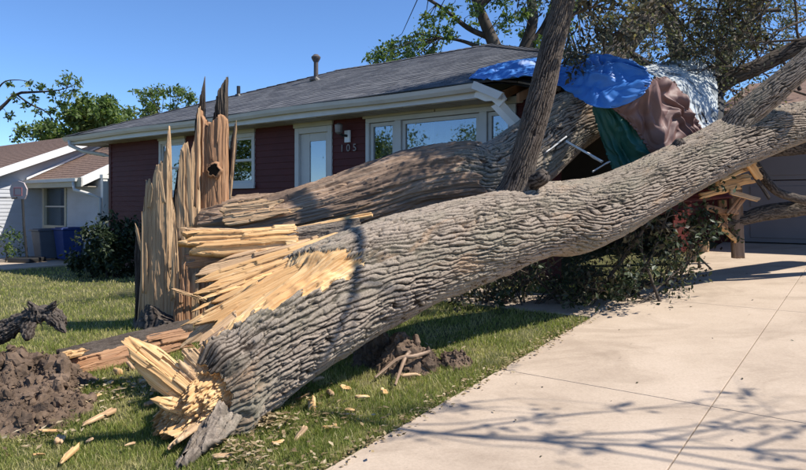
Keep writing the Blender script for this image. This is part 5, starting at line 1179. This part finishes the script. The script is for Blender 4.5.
q = P(-90, 300, 15); bg_tree('bare limbed tree reaching in from the left edge over the brown roof', q, P(-70, 130, 15), .2, [(52,92,15,6), (62,84,15,6), (70,78,15,6), (74,90,15,5), (66,96,15,5), (30,82,15,4), (40,86,15,4), (15,96,15,4), (24,105,15,4), (38,112,15,4), (52,110,15,3), (48,122,15,5), (55,128,15,5), (10,84,15,3), (35,99,15,4), (60,104,15,4), (76,83,15,4), (8,115,15,4)], .10, 46, M['leaf_far'], 309, lr=.35,
        stems=[[(-70,130,15,.11), (-20,122,15,.07), (2,107,15,.045), (16,94,15,.035), (38,92,15,.025), (60,90,15,.014), (76,84,15,.006)], [(16,94,15,.02), (30,104,15,.02), (46,112,15,.014), (58,126,15,.006)], [(-20,122,15,.05), (0,86,15,.02), (14,80,15,.012), (32,82,15,.006)]])
q = P(505, 200, 24)
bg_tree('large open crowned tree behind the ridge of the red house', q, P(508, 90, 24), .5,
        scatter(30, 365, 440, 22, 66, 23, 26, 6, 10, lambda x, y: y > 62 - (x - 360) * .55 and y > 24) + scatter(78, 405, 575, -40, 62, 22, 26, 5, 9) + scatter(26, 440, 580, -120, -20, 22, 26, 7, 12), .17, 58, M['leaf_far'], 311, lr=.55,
        stems=[[(506,90,24,.34), (500,60,24,.28), (488,30,24,.23), (476,0,24,.18), (462,-50,24,.13), (440,-110,24,.1)], [(512,90,24,.3), (522,55,24,.25), (533,20,24,.21), (530,-20,24,.16), (540,-90,24,.1)], [(520,60,24,.18), (548,20,24,.15), (560,-30,24,.11), (575,-100,24,.08)],
               [(490,38,24,.12), (468,28,24,.10), (445,10,24,.07), (420,-6,24,.06)], [(500,62,24,.11), (480,48,24,.09), (458,40,24,.06), (436,38,24,.05)], [(478,8,24,.16), (505,-20,24,.1), (515,-60,24,.06)]])
q = P(700, 200, 20)
bg_tree('dense olive tree behind the tarps and garage', q, P(690, 110, 20), .4, scatter(64, 585, 812, -30, 150, 18, 22, 5, 10), .09, 105, M['leaf_olive'], 321,
        stems=[[(690,130,20,.35), (682,70,20,.28), (670,20,20,.2), (660,-40,20,.1)], [(695,110,20,.28), (730,50,20,.2), (760,0,20,.13), (790,-50,20,.06)], [(700,120,20,.25), (760,100,20,.16), (830,70,20,.08)], [(688,90,20,.2), (640,60,20,.13), (600,30,20,.06)]])
q = P(860, 200, 17)
bg_tree('dark olive tree behind the garage on the right edge', q, P(850, 90, 17), .35, scatter(30, 780, 960, -60, 150, 15, 18, 8, 13), .085, 140, M['leaf_olive'], 331)
q = P(590, 200, 26)
bg_tree('grey green tree filling the gap above the blue tarp', q, P(590, 90, 26), .3, scatter(22, 545, 650, -40, 70, 24, 27, 5, 8), .12, 80, M['leaf_olive'], 341)
for i, (x, y, h) in enumerate([(-24, 4.5, 6.), (-27, -3., 7.), (-30, 12, 6.5)]):
    r = np.random.default_rng(400 + i); t = thing('street_tree', ['street tree mirrored in the large front window', 'taller street tree mirrored in the front door glass', 'broad street tree mirrored in the left windows'][i], 'tree', (x, y, 0)); ln = [(np.array([(0, 0, -.2), (.1, 0, 1.2), (0, .1, 2.6)]), np.array([.25, .2, .16]))]; cc = []
    link('trunk', tubes_np('trunk', ln, M['bark_dark'], 10), t)
    for k in range(40):
        c = np.array((0, 0, h*.6)) + r.normal(size=3) * (1.0, 1.0, h*.16); cc.append(c + .38*r.normal(size=(170, 3)))
    link('crown', leaf_mesh('crown', np.vstack(cc), .2, M['leaf_far'], 410 + i), t)

# ------------------------------------------------------------------ grass, chips, fallen leaves
def grass():
    r = np.random.default_rng(55); n = 330000
    px = r.uniform(-160, 960, n); py = HY + 8 + (480 - HY - 8) * r.beta(1.35, 1.25, n); d = np.full(n, 6.0); a = (px - CX) / FPX
    for _ in range(40): d = .5*d + .5*(EYE - ground_z(a*d, d)) / ((py - HY) / FPX)
    x, y = a*d, d; s, w_ = sw(x, y); lx_, lk = (x-HA[0])*UX + (y-HA[1])*UY, s - (HA[0]*BX + HA[1]*BY)
    edge = .05 * perlin(s * 3, 1.3) + .025 * perlin(s * 14, 4.)
    ok = (d > 1.5) & (d < 30) & (w_ < -2.40 + edge) & ~((s > 6.3) & (s < 7.15) & (w_ > -8.45)) & ~((lk > .45) & (lx_ > wl) & (lx_ < 9)) 
    nx2, ny2 = (x-QX)*UX + (y-QY)*UY, (x-QX)*BX + (y-QY)*BY
    ok &= ~((nx2 > -6.7) & (nx2 < .3) & (ny2 > -1.95)) & ~(ny2 > .3)
    for bx, by, rx, ry, hh in DIRT: ok &= (((x-bx)/rx)**2 + ((y-by)/ry)**2 > .8 + .5*perlin(x*6, y*6, 3.))
    bald = perlin(x*2.2, y*2.2, 5.) + .4*perlin(x*9, y*9, 2.)
    ok &= (r.random(n) < 1 - .55*sstep(.25, .6, bald))
    x, y, d, bald = x[ok], y[ok], d[ok], bald[ok]; n = len(x)
    h = r.uniform(.024, .058, n) * (1 + .35*perlin(x*3, y*3, 9.)) * np.clip(.8 + d*.03, 0, 1.4); wd = np.maximum(.0032, d * .00085) * r.uniform(.7, 1.4, n)
    az = r.uniform(0, 6.28, n); ln_ = h * r.uniform(.15, .8, n); az2 = r.uniform(0, 6.28, n)
    b = np.stack([x, y, ground_z(x, y) + .018*fbm(x*.9, y*.9, 0, 3) - .006], -1); sd = np.stack([np.cos(az), np.sin(az), 0*az], -1) * wd[:, None] * .5
    le = np.stack([np.cos(az2)*ln_, np.sin(az2)*ln_, 0*ln_], -1)
    mid = b + le*.35 + np.stack([0*h, 0*h, h*.6], -1); tip_ = b + le + np.stack([0*h, 0*h, h], -1)
    V = np.stack([b-sd, b+sd, mid+sd*.8, mid-sd*.8, tip_], 1).reshape(-1, 3); i = np.arange(n)[:, None]*5
    rnd = np.clip(.42 + .2*r.normal(size=n) + .45*sstep(.0, .55, bald) + .22*perlin(x*.5, y*.5, 2.) + .035*np.clip(d-5, 0, 8), 0, 1)
    rnd = np.where(r.random(n) < .06, 1., rnd)
    return mesh_np('grass', V, [np.hstack([i, i+1, i+2, i+3]), np.hstack([i+3, i+2, i+4])], M['grass'], False, dict(rnd=np.repeat(rnd, 5)))
tag(link('grass', grass()), 'short lawn grass with dry yellow patches', 'grass', kind='stuff')
# dead grass tuft and straw along the driveway edge
def litter(name, label, pts, size, mat, seed, aspect, dz=.02, cat='leaves'):
    r = np.random.default_rng(seed); C = np.array(pts); C[:, 2] += dz * r.random(len(C)) + .008
    dr_ = r.normal(size=(len(C), 3)) * (1, 1, .12); return tag(link(name, leaf_mesh(name, C, size, mat, seed, 1.2, aspect, dr_ * 3)), label, cat, kind='stuff')
M['straw'] = mat_leaf('straw', [(0, (.13, .09, .045)), (.5, (.30, .22, .12)), (1, (.52, .42, .27))], .15)
r = np.random.default_rng(8); pts = []
for _ in range(900):
    s = r.uniform(1.2, 6.2); w_ = -2.42 + .05*r.normal(); x, y = xy(s, w_); pts.append((x, y, gz(x, y)))
litter('edge_straw', 'dry leaf scraps along the edge of the driveway', pts, .035, M['straw'], 81, .5)
pts = []
for px, py, sp, n in ((262,425,10,220), (285,430,16,70), (300,400,14,70), (240,455,14,120), (330,420,20,120), (30,440,25,90), (95,400,30,160), (150,385,25,120), (430,350,25,60), (270,470,30,120)):
    g = ground_hit(px, py)
    for _ in range(n): x, y = g[:2] + r.normal(size=2) * sp/FPX * g[1]; pts.append((x, y, gz(x, y)))
litter('dead_leaves', 'scattered dry leaves and bark flakes in the grass by the trunk', pts, .045, M['straw'], 83, .45, .06)
pts = []
for _ in range(90):
    s, w_ = r.uniform(2., 9.5), r.uniform(-2.3, 1.5); x, y = xy(s, w_); pts.append((x, y, gz(x, y) + .004))
litter('driveway_leaves', 'few small dark leaves dropped on the concrete driveway', pts, .028, M['leaf_wilted'], 85, .5, .004)
# wood chips
chip_me = []
for i in range(6):
    o = slab('wood_chip', (0, 0, 0), (1, 0, 0), (0, 1, 0), np.linspace(-.03, .03, 4), [-.06, -.08, -.05, -.07], [.05, .09, .07, .04], .022, M['wood_fresh'] if i % 2 else M['wood_tan'], nu=10, nv=10, seed=70. + i, jag=.02, grain=.006, tip=.4)
    chip_me.append(o.data); bpy.data.objects.remove(o)
spots = [(100, 422, 1.5), (88, 402, 1.0), (72, 300+80, .8), (118, 376, 1.1), (132, 370, .9), (146, 385, 1.2), (108, 388, .7), (162, 395, 1.1), (150, 408, .8), (70, 460, 1.1), (60, 445, .7), (48, 436, .8), (90, 446, .6), (292, 395, 1.0), (300, 403, 1.2), (312, 410, .9), (330, 398, .8), (345, 392, 1.0), (272, 412, .8), (258, 404, .7), (236, 418, .9), (362, 402, .7), (318, 384, .8), (384, 396, .7), (300, 440, .8), (278, 448, .7), (222, 462, .9), (350, 415, .6), (410, 380, .7), (330, 432, .6), (130, 450, .6), (40, 460, .7)]
for i, (px, py, s) in enumerate(spots):
    g = ground_hit(px, py); o = bpy.data.objects.new('wood_chip', chip_me[i % 6]); COL.objects.link(o); o.location = (g[0], g[1], g[2] + .035); o.rotation_euler = (rng.normal()*.3, rng.normal()*.3, rng.uniform(0, 6.28)); o.scale = (s * rng.uniform(.45, 1.5), s * rng.uniform(.5, 1.4), s * rng.uniform(.7, 1.4))
    big = {0: 'largest pale wood chip on the grass below the soil heap', 7: 'pale wood chip lying right beside the broken trunk end'}
    if i in big: tag(o, big[i], 'wood chip', 'wood chips on the lawn')
    else: tag(o, 'small pale wood chip on the grass around the soil heap and broken trunk end' if px < 200 else 'small pale wood chip on the grass between trunk and driveway', 'wood chip', 'wood chips by the soil heap' if px < 200 else 'wood chips between trunk and driveway')
